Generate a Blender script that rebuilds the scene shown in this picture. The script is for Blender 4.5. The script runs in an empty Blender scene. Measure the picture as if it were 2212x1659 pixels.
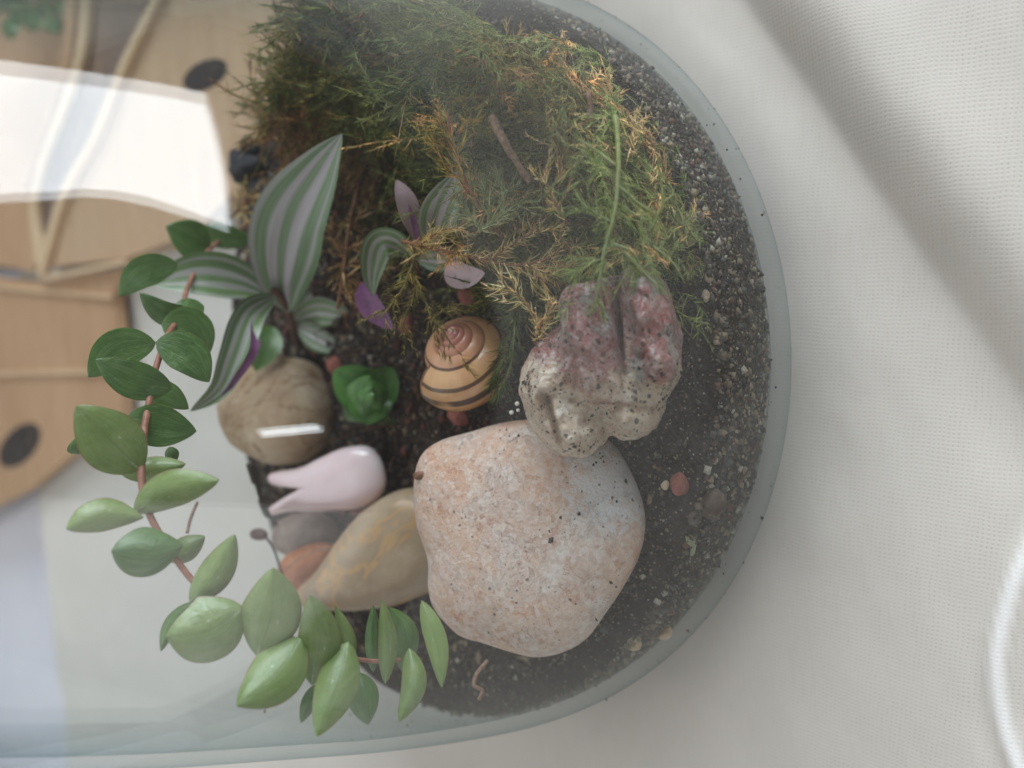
import bpy, bmesh, math, random
import numpy as np
from mathutils import Vector, Matrix, noise
random.seed(7); RG = np.random.default_rng(7)
S = 0.01                                   # everything below is written in centimetres
scene = bpy.context.scene
COL = scene.collection
D = bpy.data

# ---------------------------------------------------------------- camera
W, H, F = 2212.0, 1659.0, 1698.4           # the picture's own pixel frame
ELEV, ROLL = 0.8431995, -0.0983721
CAM = np.array([-0.948, -17.753, 19.669])
_R0 = np.array([1., 0, 0]); _U0 = np.array([0, math.sin(ELEV), math.cos(ELEV)])
BK = np.array([0, -math.cos(ELEV), math.sin(ELEV)])
_R = _R0*math.cos(ROLL)+_U0*math.sin(ROLL); _U = _U0*math.cos(ROLL)-_R0*math.sin(ROLL)
CX, CY = -_U, _R                           # the phone was held turned by a quarter
cd = D.cameras.new('camera'); cam = D.objects.new('camera', cd); COL.objects.link(cam)
cd.sensor_width = 36; cd.lens = 36*F/W; cd.clip_start = 0.005; cd.clip_end = 50
m = Matrix.Identity(4)
for i in range(3):
    m[i][0] = CX[i]; m[i][1] = CY[i]; m[i][2] = BK[i]; m[i][3] = CAM[i]*S
cam.matrix_world = m
cd.dof.use_dof = True; cd.dof.focus_distance = 16.9*S; cd.dof.aperture_fstop = 8.0
scene.camera = cam

def ray(u, v):
    return CX*(u-W/2)/F + CY*(H/2-v)/F - BK          # unit depth along the view axis
def P(u, v, d):                                       # pixel + depth (cm) -> world (cm)
    return CAM + ray(u, v)*d
def atz(u, v, z):
    r = ray(u, v); return CAM + r*(z-CAM[2])/r[2]

# ---------------------------------------------------------------- world and light
w = D.worlds.new('World'); scene.world = w; w.use_nodes = True
w.node_tree.nodes['Background'].inputs[0].default_value = (1.0, 0.98, 0.97, 1)
w.node_tree.nodes['Background'].inputs[1].default_value = 0.13

def area(name, az, el, dist, sx, sy, rad, color, roll=0.0, target=(0, -4, 10)):
    a, e = math.radians(az), math.radians(el)
    dv = Vector((math.sin(a)*math.cos(e), math.cos(a)*math.cos(e), math.sin(e)))
    pos = Vector(target)*S + dv*dist*S
    ld = D.lights.new(name, 'AREA'); ld.shape = 'RECTANGLE'; ld.size = sx*S; ld.size_y = sy*S
    ld.color = color; ld.energy = rad*math.pi*sx*S*sy*S
    o = D.objects.new(name, ld); COL.objects.link(o)
    o.matrix_world = Matrix.Translation(pos) @ dv.to_track_quat('Z', 'Y').to_matrix().to_4x4() @ Matrix.Rotation(math.radians(roll), 4, 'Z')
    return o
def pane(name, s0, z0, ang, ln, ht, rad, color, dist=170.0, az=115.0):
    # one added rectangular lamp in an upright plane: lower corner (s0, z0), leaning by ang
    a = math.radians(az); N = Vector((math.sin(a), math.cos(a), 0)); T = Vector((math.cos(a), -math.sin(a), 0)); Z = Vector((0, 0, 1))
    g = math.radians(ang); ex = T*math.cos(g)+Z*math.sin(g); ey = Z*math.cos(g)-T*math.sin(g)
    c = N*dist+T*s0+Z*z0+ex*ln*.5+ey*ht*.5
    ld = D.lights.new(name, 'AREA'); ld.shape = 'RECTANGLE'; ld.size = ln*S; ld.size_y = ht*S; ld.color = color; ld.energy = rad*math.pi*ln*S*ht*S
    o = D.objects.new(name, ld); COL.objects.link(o)
    mm = Matrix.Identity(4); ez = ex.cross(ey)
    if ez.dot(N) < 0: ex = -ex; ez = ex.cross(ey)
    for i in range(3): mm[i][0] = ex[i]; mm[i][1] = ey[i]; mm[i][2] = ez[i]; mm[i][3] = c[i]*S
    o.matrix_world = mm; return o
WC = (0.88, 0.95, 1.0)
pane('wedge_reflection_light', 2, 25, 80, 20, 7, 9.0, WC, dist=200, az=-161)  # small unseen lamp added for the wedge reflection, taken as a window gap
area('overhead_fill_light', -10, 72, 190, 300, 260, .98, (0.98, 0.985, 1.0))  # unseen overhead fill added to brighten the scene, standing in for ceiling bounce
area('side_window_light', -104, 15, 230, 330, 150, 1.0, (1.0, 0.985, 0.975))

vs = scene.view_settings
vs.view_transform = 'Standard'; vs.look = 'None'; vs.exposure = 0.09; vs.gamma = 1.0; vs.use_curve_mapping = False
scene.cycles.transparent_max_bounces = 32
scene.cycles.max_bounces = 10
scene.cycles.use_denoising = True
scene.cycles.caustics_reflective = False
scene.cycles.caustics_refractive = False
scene.cycles.sample_clamp_indirect = 4.0

# ---------------------------------------------------------------- node helpers
class NT:
    def __init__(s, name):
        s.m = D.materials.new(name); s.m.use_nodes = True; s.t = s.m.node_tree; s.n = s.t.nodes; s.l = s.t.links
        s.b = s.n['Principled BSDF']; s.out = s.n['Material Output']
    def add(s, t, **k):
        x = s.n.new(t)
        for a, v in k.items(): setattr(x, a, v)
        return x
    def put(s, sock, v):
        if hasattr(v, 'is_output') or isinstance(v, bpy.types.NodeSocket): s.l.new(v, sock)
        else: sock.default_value = v
    def coord(s, scale=100.0, out='Object', rot=(0, 0, 0), sc3=None):
        tc = s.add('ShaderNodeTexCoord'); mp = s.add('ShaderNodeMapping')
        mp.inputs['Scale'].default_value = sc3 or (scale,)*3; mp.inputs['Rotation'].default_value = rot
        s.l.new(tc.outputs[out], mp.inputs['Vector']); return mp.outputs[0]
    def noise(s, vec, scale, detail=4, rough=.55, dist=0.0):
        x = s.add('ShaderNodeTexNoise'); x.inputs['Scale'].default_value = scale; x.inputs['Detail'].default_value = detail
        x.inputs['Roughness'].default_value = rough; x.inputs['Distortion'].default_value = dist
        if vec is not None: s.l.new(vec, x.inputs['Vector'])
        return x.outputs[0]
    def voro(s, vec, scale, feature='F1', out='Distance'):
        x = s.add('ShaderNodeTexVoronoi', feature=feature); x.inputs['Scale'].default_value = scale
        s.l.new(vec, x.inputs['Vector']); return x.outputs[out]
    def ramp(s, fac, pts, interp='LINEAR'):
        x = s.add('ShaderNodeValToRGB'); e = x.color_ramp.elements; x.color_ramp.interpolation = interp
        while len(e) < len(pts): e.new(0.5)
        for k, (p, c) in enumerate(pts):
            e[k].position = p; e[k].color = (*c, 1) if len(c) == 3 else c
        s.put(x.inputs[0], fac); return x.outputs[0]
    def mix(s, fac, a, b, blend='MIX'):
        x = s.add('ShaderNodeMix', data_type='RGBA', blend_type=blend)
        s.put(x.inputs['Factor'], fac)
        for sock, v in ((x.inputs[6], a), (x.inputs[7], b)):
            s.put(sock, (*v, 1) if isinstance(v, tuple) and len(v) == 3 else v)
        return x.outputs[2]
    def math(s, op, a, b=0.0, c=None, clamp=False):
        x = s.add('ShaderNodeMath', operation=op, use_clamp=clamp)
        s.put(x.inputs[0], a); s.put(x.inputs[1], b)
        if c is not None: s.put(x.inputs[2], c)
        return x.outputs[0]
    def step(s, v, lo, hi):
        x = s.add('ShaderNodeMapRange', interpolation_type='SMOOTHSTEP')
        s.put(x.inputs['Value'], v); x.inputs['From Min'].default_value = lo; x.inputs['From Max'].default_value = hi
        return x.outputs[0]
    def bump(s, h, dist=0.02, strength=1.0, normal=None):
        x = s.add('ShaderNodeBump'); x.inputs['Distance'].default_value = dist*S; x.inputs['Strength'].default_value = strength
        s.put(x.inputs['Height'], h)
        if normal is not None: s.l.new(normal, x.inputs['Normal'])
        return x.outputs[0]
    def pr(s, **k):
        for a, v in k.items():
            if isinstance(v, tuple) and len(v) == 3 and 'Radius' not in a: v = (*v, 1)
            s.put(s.b.inputs[a.replace('_', ' ')], v)
        return s

def rgb(r, g, b):                                      # sRGB 0-255 -> linear
    return tuple(((c/255)/12.92 if c/255 <= .04045 else ((c/255+.055)/1.055)**2.4) for c in (r, g, b))

# ---------------------------------------------------------------- object helpers
def mesh_obj(name, v, f, mat, parent=None, uv=None, smooth=True, col=None, mi=None, origin=None):
    v = np.asarray(v, float)
    if origin is None:
        origin = np.array(parent['_o']) if (parent is not None and '_o' in parent) else np.array([v[:, 0].mean(), v[:, 1].mean(), v[:, 2].min()])
    me = D.meshes.new(name)
    me.from_pydata(((v-origin)*S).tolist(), [], [list(map(int, q)) for q in f])
    if smooth: me.polygons.foreach_set('use_smooth', [True]*len(me.polygons))
    for mm in (mat if isinstance(mat, (list, tuple)) else [mat]): me.materials.append(mm)
    if mi is not None: me.polygons.foreach_set('material_index', np.asarray(mi, dtype=np.int32))
    if uv is not None:
        lay = me.uv_layers.new(name='UVMap'); idx = np.zeros(len(me.loops), dtype=np.int32); me.loops.foreach_get('vertex_index', idx)
        lay.data.foreach_set('uv', np.asarray(uv, dtype=np.float32)[idx].ravel())
    if col is not None:
        a = me.color_attributes.new('Col', 'FLOAT_COLOR', 'POINT')
        c4 = np.ones((len(v), 4), dtype=np.float32); c4[:, :3] = col; a.data.foreach_set('color', c4.ravel())
    me.update()
    o = D.objects.new(name, me); COL.objects.link(o)
    if parent is not None:
        o.parent = parent; o.location = Vector((origin-np.array(parent['_o']))*S)
    else:
        o.location = Vector(origin*S)
    o['_o'] = [float(x) for x in origin]
    return o
def empty(name, loc):
    o = D.objects.new(name, None); COL.objects.link(o); o.location = Vector(np.array(loc)*S); o.empty_display_size = .01
    o['_o'] = [float(x) for x in loc]; return o
def tag(o, label=None, cat=None, group=None, kind=None):
    if label: o['label'] = label
    if cat: o['category'] = cat
    if group: o['group'] = group
    if kind: o['kind'] = kind
    return o
def grid_faces(n, m, wrap_m=False, wrap_n=False, off=0):
    f = []
    for i in range(n if wrap_n else n-1):
        for j in range(m if wrap_m else m-1):
            a = i*m+j; b = i*m+(j+1) % m; c = ((i+1) % n)*m+(j+1) % m; d = ((i+1) % n)*m+j
            f.append((a+off, b+off, c+off, d+off))
    return f
def nz(p, s, off=0.0):
    return noise.noise(Vector((p[0]*s+off, p[1]*s+off*1.7, p[2]*s-off)))
def fbm(p, s, off=0.0, o=4):
    a, t = 1.0, 0.0
    for k in range(o):
        t += a*nz(p, s, off+k*7.3); s *= 2.03; a *= .5
    return t
def unit(x): x = np.asarray(x, float); return x/np.linalg.norm(x)
def crom(Kp, n=10):
    Kp = np.asarray(Kp, float); Q = np.vstack([2*Kp[0]-Kp[1], Kp, 2*Kp[-1]-Kp[-2]]); o = []
    for i in range(1, len(Q)-2):
        a, b, c, d = Q[i-1:i+3]
        for k in range(n):
            t = k/n; o.append(.5*((2*b)+(c-a)*t+(2*a-5*b+4*c-d)*t*t+(3*b-a-3*c+d)*t**3))
    o.append(Kp[-1]); return np.array(o)
def crom_closed(Kp, n=8):
    Kp = np.asarray(Kp, float); N = len(Kp); o = []
    for i in range(N):
        a, b, c, d = Kp[i-1], Kp[i], Kp[(i+1) % N], Kp[(i+2) % N]
        for k in range(n):
            t = k/n; o.append(.5*((2*b)+(c-a)*t+(2*a-5*b+4*c-d)*t*t+(3*b-a-3*c+d)*t**3))
    return np.array(o)

# ---------------------------------------------------------------- materials
def mat_cloth():
    t = NT('cloth_weave'); c = t.coord(100.0)
    # warp and weft, slightly turned to the table
    mp = t.add('ShaderNodeMapping'); mp.inputs['Rotation'].default_value = (0, 0, math.radians(9)); t.l.new(c, mp.inputs['Vector'])
    nzv = t.add('ShaderNodeTexNoise'); nzv.inputs['Scale'].default_value = 1.3; t.l.new(mp.outputs[0], nzv.inputs['Vector'])
    vm = t.add('ShaderNodeVectorMath', operation='SCALE'); t.l.new(nzv.outputs['Color'], vm.inputs[0]); vm.inputs['Scale'].default_value = 0.16
    va = t.add('ShaderNodeVectorMath', operation='ADD'); t.l.new(mp.outputs[0], va.inputs[0]); t.l.new(vm.outputs[0], va.inputs[1])
    sx = t.add('ShaderNodeSeparateXYZ'); t.l.new(va.outputs[0], sx.inputs[0])
    k = 2*math.pi/0.096
    a = t.math('SINE', t.math('MULTIPLY', sx.outputs[0], k)); b = t.math('SINE', t.math('MULTIPLY', sx.outputs[1], k*0.94))
    wv = t.math('MULTIPLY', t.math('ADD', a, 1.0), t.math('ADD', b, 1.0))       # 0..4, peaks at the holes between threads
    jit = t.noise(c, 9, 2)
    hole = t.step(t.math('MULTIPLY', wv, t.math('ADD', jit, .5)), 2.1, 4.3)
    slub = t.noise(t.coord(1, sc3=(90, 1100, 100), rot=(0, 0, math.radians(9))), 1.0, 3)
    slub2 = t.noise(t.coord(1, sc3=(1100, 90, 100), rot=(0, 0, math.radians(9))), 1.0, 3)
    base = t.mix(t.step(t.noise(c, .35, 3), .3, .7), rgb(202, 198, 190), rgb(206, 201, 193))
    base = t.mix(t.math('MULTIPLY', t.step(slub, .5, .72), .22), base, rgb(196, 188, 176))
    base = t.mix(t.math('MULTIPLY', t.step(slub2, .5, .72), .16), base, rgb(198, 192, 184))
    base = t.mix(t.math('MULTIPLY', t.math('MULTIPLY', hole, t.step(t.noise(c, 1.7, 4, .7), .25, .75)), .36), base, rgb(128, 122, 112))
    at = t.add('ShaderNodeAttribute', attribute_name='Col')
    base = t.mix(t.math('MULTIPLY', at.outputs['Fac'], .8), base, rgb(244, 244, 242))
    h = t.math('ADD', t.math('MULTIPLY', wv, -.25), t.math('MULTIPLY', slub, .8))
    t.pr(Base_Color=base, Roughness=.9, Normal=t.bump(h, .009, .5)); t.b.inputs['Specular IOR Level'].default_value = .15
    t.b.inputs['Sheen Weight'].default_value = .15
    return t.m

def mat_glass():
    t = NT('jar_glass'); t.n.remove(t.b)
    lw = t.add('ShaderNodeLayerWeight'); lw.inputs['Blend'].default_value = .5
    fc = lw.outputs['Facing']
    fres = t.math('ADD', t.math('MULTIPLY', t.math('POWER', fc, 5.0), .36), .038, clamp=True)
    inv = t.math('DIVIDE', 1.0, t.math('MAXIMUM', t.math('SUBTRACT', 1.0, fc), .075))
    cc = t.add('ShaderNodeCombineColor')
    for k, base in enumerate((.966, .976, .977)):
        t.l.new(t.math('POWER', base, inv), cc.inputs[k])
    tr = t.add('ShaderNodeBsdfTransparent'); t.l.new(cc.outputs[0], tr.inputs[0])
    gl = t.add('ShaderNodeBsdfGlossy'); gl.inputs['Roughness'].default_value = .012; gl.inputs['Color'].default_value = (1, 1, 1, 1)
    # faint hand-made ripple in the wall
    nv = t.noise(t.coord(1, sc3=(70, 70, 7)), 1.0, 3)
    t.l.new(t.bump(nv, .012, .3), gl.inputs['Normal'])
    # dusty film and wipe marks
    df = t.add('ShaderNodeBsdfDiffuse'); df.inputs['Color'].default_value = (.55, .58, .58, 1)
    film = t.math('MULTIPLY', t.step(t.noise(t.coord(100), .5, 5, .6), .35, .8), .007)
    film = t.math('ADD', t.math('MULTIPLY', film, inv), .0005, clamp=True)
    m1 = t.add('ShaderNodeMixShader'); t.l.new(film, m1.inputs[0]); t.l.new(tr.outputs[0], m1.inputs[1]); t.l.new(df.outputs[0], m1.inputs[2])
    m2 = t.add('ShaderNodeMixShader'); t.l.new(fres, m2.inputs[0]); t.l.new(m1.outputs[0], m2.inputs[1]); t.l.new(gl.outputs[0], m2.inputs[2])
    t.l.new(m2.outputs[0], t.out.inputs[0])
    return t.m

def mat_soil():
    t = NT('dark_gritty_soil'); c = t.coord(100)
    n1 = t.noise(c, 2.2, 6, .65); n2 = t.noise(c, 11, 4, .7); v = t.voro(c, 13); vc = t.voro(c, 13, out='Color')
    sp = t.add('ShaderNodeSeparateColor'); t.l.new(vc, sp.inputs[0])
    base = t.ramp(n1, [(.3, rgb(34, 22, 18)), (.5, rgb(54, 42, 36)), (.68, rgb(82, 70, 62))])
    base = t.mix(t.math('MULTIPLY', t.step(n2, .55, .75), .6), base, rgb(112, 98, 84))
    grain = t.math('MULTIPLY', t.math('LESS_THAN', v, .32), t.math('GREATER_THAN', sp.outputs[0], .70))
    base = t.mix(grain, base, t.ramp(sp.outputs[1], [(.2, rgb(150, 132, 110)), (.6, rgb(120, 84, 66)), (.9, rgb(176, 168, 156))]))
    h = t.math('ADD', t.math('MULTIPLY', n1, 1.2), t.math('ADD', n2, t.math('MULTIPLY', v, -.8)))
    t.pr(Base_Color=base, Roughness=.85, Normal=t.bump(h, .16, 1.0)); t.b.inputs['Specular IOR Level'].default_value = .35
    return t.m

def mat_attr(name, rough=.6, spec=.3, transl=0.0, vary=.35, scale=6):
    t = NT(name); a = t.add('ShaderNodeAttribute', attribute_name='Col'); c = t.coord(100)
    n = t.noise(c, scale, 3)
    col = t.mix(t.math('MULTIPLY', t.step(n, .35, .7), vary), a.outputs[0], (.02, .015, .01))
    t.pr(Base_Color=col, Roughness=rough); t.b.inputs['Specular IOR Level'].default_value = spec
    if transl:
        tl = t.add('ShaderNodeBsdfTranslucent'); t.l.new(col, tl.inputs[0]); mx = t.add('ShaderNodeMixShader'); mx.inputs[0].default_value = transl
        t.l.new(t.b.outputs[0], mx.inputs[1]); t.l.new(tl.outputs[0], mx.inputs[2]); t.l.new(mx.outputs[0], t.out.inputs[0])
    return t.m

def mat_stone(name, cols, scale=1.2, speck=0.5, speckcol=(92, 78, 68), rough=.6, grain=1.0, chalk=None, veins=None, sss=0.0, bumpd=.03, coat=0.0):
    t = NT(name); c = t.coord(100)
    n1 = t.noise(c, scale, 6, .6, .4)
    base = t.ramp(n1, [(p, rgb(*q)) for p, q in cols])
    n2 = t.noise(c, scale*5.5, 5, .7)
    base = t.mix(t.math('MULTIPLY', t.step(n2, .5, .72), .35*grain), base, rgb(226, 210, 196))
    base = t.mix(t.math('MULTIPLY', t.step(n2, .48, .28), .25*grain), base, rgb(*cols[0][1]))
    if veins:
        vn = t.math('ABSOLUTE', t.math('SUBTRACT', t.noise(c, veins[1], 4, .6, .8), .5))
        base = t.mix(t.math('MULTIPLY', t.step(vn, veins[2], 0.0), .75), base, rgb(*veins[0]))
    if chalk:
        base = t.mix(t.math('MULTIPLY', t.step(t.noise(c, chalk[1], 5, .65), chalk[2], chalk[2]+.12), .8), base, rgb(*chalk[0]))
    v = t.voro(c, 5.5); dens = t.step(t.noise(c, .7, 3), .42, .62)
    sm = t.math('MULTIPLY', t.math('LESS_THAN', v, .17), t.math('GREATER_THAN', t.noise(c, 3.1, 2), .57-.1*speck))
    sm = t.math('MULTIPLY', sm, t.math('ADD', t.math('MULTIPLY', dens, .75), .25))
    base = t.mix(t.math('MULTIPLY', sm, speck), base, rgb(*speckcol))
    h = t.math('ADD', t.math('MULTIPLY', n2, .8), t.math('MULTIPLY', t.noise(c, scale*18, 3, .7), .5))
    h = t.math('SUBTRACT', h, t.math('MULTIPLY', sm, .5))
    t.pr(Base_Color=base, Roughness=rough, Normal=t.bump(h, bumpd, 1.0))
    t.b.inputs['Specular IOR Level'].default_value = .4
    if coat: t.b.inputs['Coat Weight'].default_value = coat; t.b.inputs['Coat Roughness'].default_value = .08
    if sss:
        t.b.inputs['Subsurface Weight'].default_value = sss; t.b.inputs['Subsurface Scale'].default_value = .25*S
        t.b.inputs['Subsurface Radius'].default_value = (1, .6, .5)
    return t.m

def mat_succ(name, c1, c2, edge=(96, 62, 48), rough=.38, powder=.25, sss=.2):
    t = NT(name); uvn = t.add('ShaderNodeTexCoord'); sp = t.add('ShaderNodeSeparateXYZ'); t.l.new(uvn.outputs['UV'], sp.inputs[0])
    c = t.coord(100); n = t.noise(c, 2.2, 5, .6)
    base = t.ramp(n, [(.3, rgb(*c1)), (.7, rgb(*c2))])
    oi = t.add('ShaderNodeObjectInfo'); base = t.mix(t.math('MULTIPLY', oi.outputs['Random'], .45), base, rgb(*[min(255, int(q*1.08)) for q in c2]))
    au = t.math('ABSOLUTE', t.math('SUBTRACT', sp.outputs[0], .5))
    base = t.mix(t.math('MULTIPLY', t.step(au, .03, .0), .3), base, rgb(*[int(q*.7) for q in c1]))
    fine = t.noise(t.coord(1, out='UV', sc3=(34, 2.2, 1)), 1.0, 3)
    base = t.mix(t.math('MULTIPLY', t.step(fine, .45, .7), .28), base, rgb(150, 172, 122))
    base = t.mix(t.math('MULTIPLY', t.step(t.noise(t.coord(1, out='UV', sc3=(3.2, 1.6, 1)), 1.0, 6, .75, .8), .56, .66), powder), base, rgb(204, 214, 198))
    em = t.math('MULTIPLY', t.step(au, .455, .5), t.step(t.noise(c, 3, 2), .25, .5))
    base = t.mix(t.math('MULTIPLY', em, .75), base, rgb(*edge))
    h = t.math('ADD', t.math('MULTIPLY', fine, .4), t.noise(c, 7, 3))
    t.pr(Base_Color=base, Roughness=rough, Normal=t.bump(h, .03, .9))
    t.b.inputs['Coat Weight'].default_value = .35; t.b.inputs['Coat Roughness'].default_value = .22
    t.b.inputs['Subsurface Weight'].default_value = sss; t.b.inputs['Subsurface Scale'].default_value = .12*S; t.b.inputs['Subsurface Radius'].default_value = (.5, 1, .2)
    t.b.inputs['Specular IOR Level'].default_value = .5
    return t.m

def mat_striped(name, green, green2, pale, pink, off=0.0, dim=1.0):
    t = NT(name); uvn = t.add('ShaderNodeTexCoord'); sp = t.add('ShaderNodeSeparateXYZ'); t.l.new(uvn.outputs['UV'], sp.inputs[0])
    wob = t.noise(t.coord(1, out='UV', sc3=(2.5, 1.2, 1)), 1.0, 2)
    u = t.math('ADD', sp.outputs[0], t.math('MULTIPLY', t.math('SUBTRACT', wob, .5), .10))
    st = t.ramp(u, [(0.0, (0, 0, 0)), (.08+off, (0, 0, 0)), (.13+off, (.8,)*3), (.19+off, (.1,)*3), (.30, (0, 0, 0)), (.36, (1, 1, 1)), (.47, (.95,)*3), (.53, (.1,)*3),
                    (.60, (.05,)*3), (.66, (.9,)*3), (.74, (.75,)*3), (.79, (0, 0, 0)), (.88, (0, 0, 0)), (.93, (.65,)*3), (1.0, (.4,)*3)])
    fine = t.noise(t.coord(1, out='UV', sc3=(42, 1.6, 1)), 1.0, 3)
    gr = t.mix(t.step(fine, .35, .65), rgb(*green), rgb(*green2))
    pl = t.mix(t.step(t.noise(t.coord(1, out='UV', sc3=(5, 1.5, 1)), 1.0, 2), .35, .65), rgb(*pale), rgb(*pink))
    base = t.mix(t.math('MULTIPLY', t.math('MULTIPLY', st, t.math('ADD', fine, .35)), .85, clamp=True), gr, pl)
    h = t.math('ADD', t.math('MULTIPLY', fine, 1.0), t.noise(t.coord(100), 14, 3))
    t.pr(Base_Color=base, Roughness=.36, Normal=t.bump(h, .012, .7))
    t.b.inputs['Sheen Weight'].default_value = .2
    return t.m

def mat_plain(name, col, rough=.5, vary=None, scale=3, bumpd=.02, **k):
    t = NT(name); c = t.coord(100); n = t.noise(c, scale, 5, .6)
    base = t.mix(t.step(n, .3, .7), rgb(*col), rgb(*(vary or col)))
    t.pr(Base_Color=base, Roughness=rough, Normal=t.bump(n, bumpd, .6))
    for a, v in k.items(): t.b.inputs[a.replace('_', ' ')].default_value = v
    return t.m

M = dict(
    cloth=mat_cloth(), glass=mat_glass(), soil=mat_soil(),
    grit=mat_attr('mixed_grit', .6, .4, 0, .15, 30), moss=mat_attr('moss_blades', .55, .25, .35, .10, 9),
    pink=mat_stone('pink_quartzite', [(.28, (186, 142, 120)), (.45, (206, 168, 148)), (.58, (214, 182, 164)), (.75, (222, 202, 190))], .85, .8, (84, 70, 62), .55, 1.0, ((232, 230, 232), .55, .60), None, .08, .035),
    jasper=mat_stone('red_grey_jasper', [(.30, (112, 52, 48)), (.42, (150, 84, 78)), (.50, (160, 130, 122)), (.60, (186, 168, 158)), (.72, (206, 188, 170))], .95, 1.0, (44, 36, 34), .42, .9, ((216, 196, 172), .8, .60), ((128, 54, 50), 1.1, .05), .05, .07),
    yellow=mat_stone('yellow_brown_pebble', [(.3, (140, 118, 94)), (.5, (158, 136, 110)), (.7, (176, 156, 130))], .5, .1, (90, 70, 50), .42, .3, None, ((186, 146, 96), .30, .025), .05, .01, .2),
    tan=mat_stone('tan_veined_pebble', [(.3, (140, 112, 84)), (.5, (178, 154, 124)), (.7, (200, 182, 156))], .7, .3, (90, 60, 40), .5, .5, ((214, 202, 180), .6, .60), ((132, 96, 66), .5, .02), .03, .02),
    orange=mat_stone('orange_brown_pebble', [(.3, (136, 74, 40)), (.5, (170, 104, 62)), (.7, (184, 128, 84))], .9, .2, (70, 40, 30), .4, .3, None, None, .05, .012, .3),
    greybrown=mat_stone('grey_brown_pebble', [(.3, (110, 92, 82)), (.5, (146, 126, 114)), (.7, (164, 148, 138))], .9, .5, (50, 40, 36), .45, .4, None, None, 0, .012, .2),
    darkstone=mat_stone('dull_brown_stone', [(.3, (74, 60, 52)), (.5, (96, 82, 72)), (.7, (112, 98, 88))], 1.5, .7, (40, 34, 30), .7, .5, None, None, 0, .03),
    rose=mat_stone('rose_quartz', [(.3, (226, 200, 204)), (.5, (234, 212, 214)), (.7, (240, 226, 226))], .5, 0.0, (200, 170, 170), .16, .15, None, None, .45, .003, .7),
    redchip=mat_stone('red_chip', [(.3, (122, 62, 52)), (.5, (156, 88, 74)), (.7, (170, 112, 98))], 2.5, .5, (50, 34, 30), .6, .5, None, None, 0, .03),
    palechip=mat_stone('pale_chip', [(.3, (176, 150, 120)), (.5, (206, 184, 156)), (.7, (222, 208, 186))], 2.5, .3, (110, 90, 70), .5, .5, None, None, .1, .02),
    charcoal=mat_stone('charcoal', [(.3, (26, 26, 32)), (.5, (44, 44, 50)), (.7, (66, 62, 66))], 2.0, .5, (20, 18, 18), .6, .12, None, None, 0, .06),
    succ=mat_succ('trailing_leaf', (102, 126, 62), (134, 150, 90), (128, 84, 66), .36, .45),
    succ_dark=mat_succ('trailing_leaf_deep', (58, 92, 38), (88, 122, 58), (88, 84, 44), .42, .08),
    succ_under=mat_succ('trailing_leaf_back', (124, 132, 86), (148, 150, 104), (130, 84, 70), .45, .2),
    rosette=mat_succ('rosette_leaf', (40, 92, 28), (84, 138, 50), (36, 66, 24), .42, .0, 0.0),
    stripe=mat_striped('striped_leaf', (84, 116, 72), (124, 150, 110), (212, 200, 212), (196, 176, 194)),
    stripe2=mat_striped('striped_leaf_green', (76, 112, 56), (120, 148, 92), (196, 192, 190), (190, 176, 186)),
    purple=mat_plain('purple_leaf_back', (134, 86, 128), .4, (104, 66, 96)),
    pinkleaf=mat_plain('pale_pink_leaf', (222, 196, 202), .4, (206, 184, 188)),
    stem=mat_plain('pinkish_stem', (172, 122, 104), .5, (136, 88, 66), 4),
    dstem=mat_plain('brown_plant_base', (74, 48, 38), .8, (112, 78, 58), 6, .05),
    twig=mat_plain('bare_twig', (156, 126, 104), .8, (96, 70, 54), 9, .04),
    bud=mat_plain('dark_red_bud', (52, 22, 22), .4, (84, 36, 30)),
    seed=mat_plain('brown_seed_husk', (112, 74, 54), .5, (150, 108, 84), 8),
    pearl=mat_plain('white_bead', (224, 218, 208), .35, (206, 196, 182)),
    lichen=mat_plain('pale_lichen', (150, 158, 118), .8, (176, 182, 150), 8, .05),
    woodA=None, dark=mat_plain('dark_speck', (34, 30, 26), .7, (70, 60, 44), 20),
    floor=mat_plain('pale_lavender_floor', (226, 225, 234), .6, (216, 216, 228), .05),
    hole=mat_plain('dark_hole_insert', (40, 32, 30), .8, (58, 46, 42)),
)
def mat_wood(name, c1, c2, ang=0):
    t = NT(name); n = t.noise(t.coord(1, sc3=(18, 140, 60), rot=(0, 0, math.radians(ang))), 1.0, 4)
    n2 = t.noise(t.coord(100), .12, 2)
    base = t.mix(t.step(n, .3, .75), rgb(*c1), rgb(*c2)); base = t.mix(t.math('MULTIPLY', t.step(n2, .4, .7), .3), base, rgb(198, 160, 124))
    t.pr(Base_Color=base, Roughness=.5, Normal=t.bump(n, .03, .5)); return t.m
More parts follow.
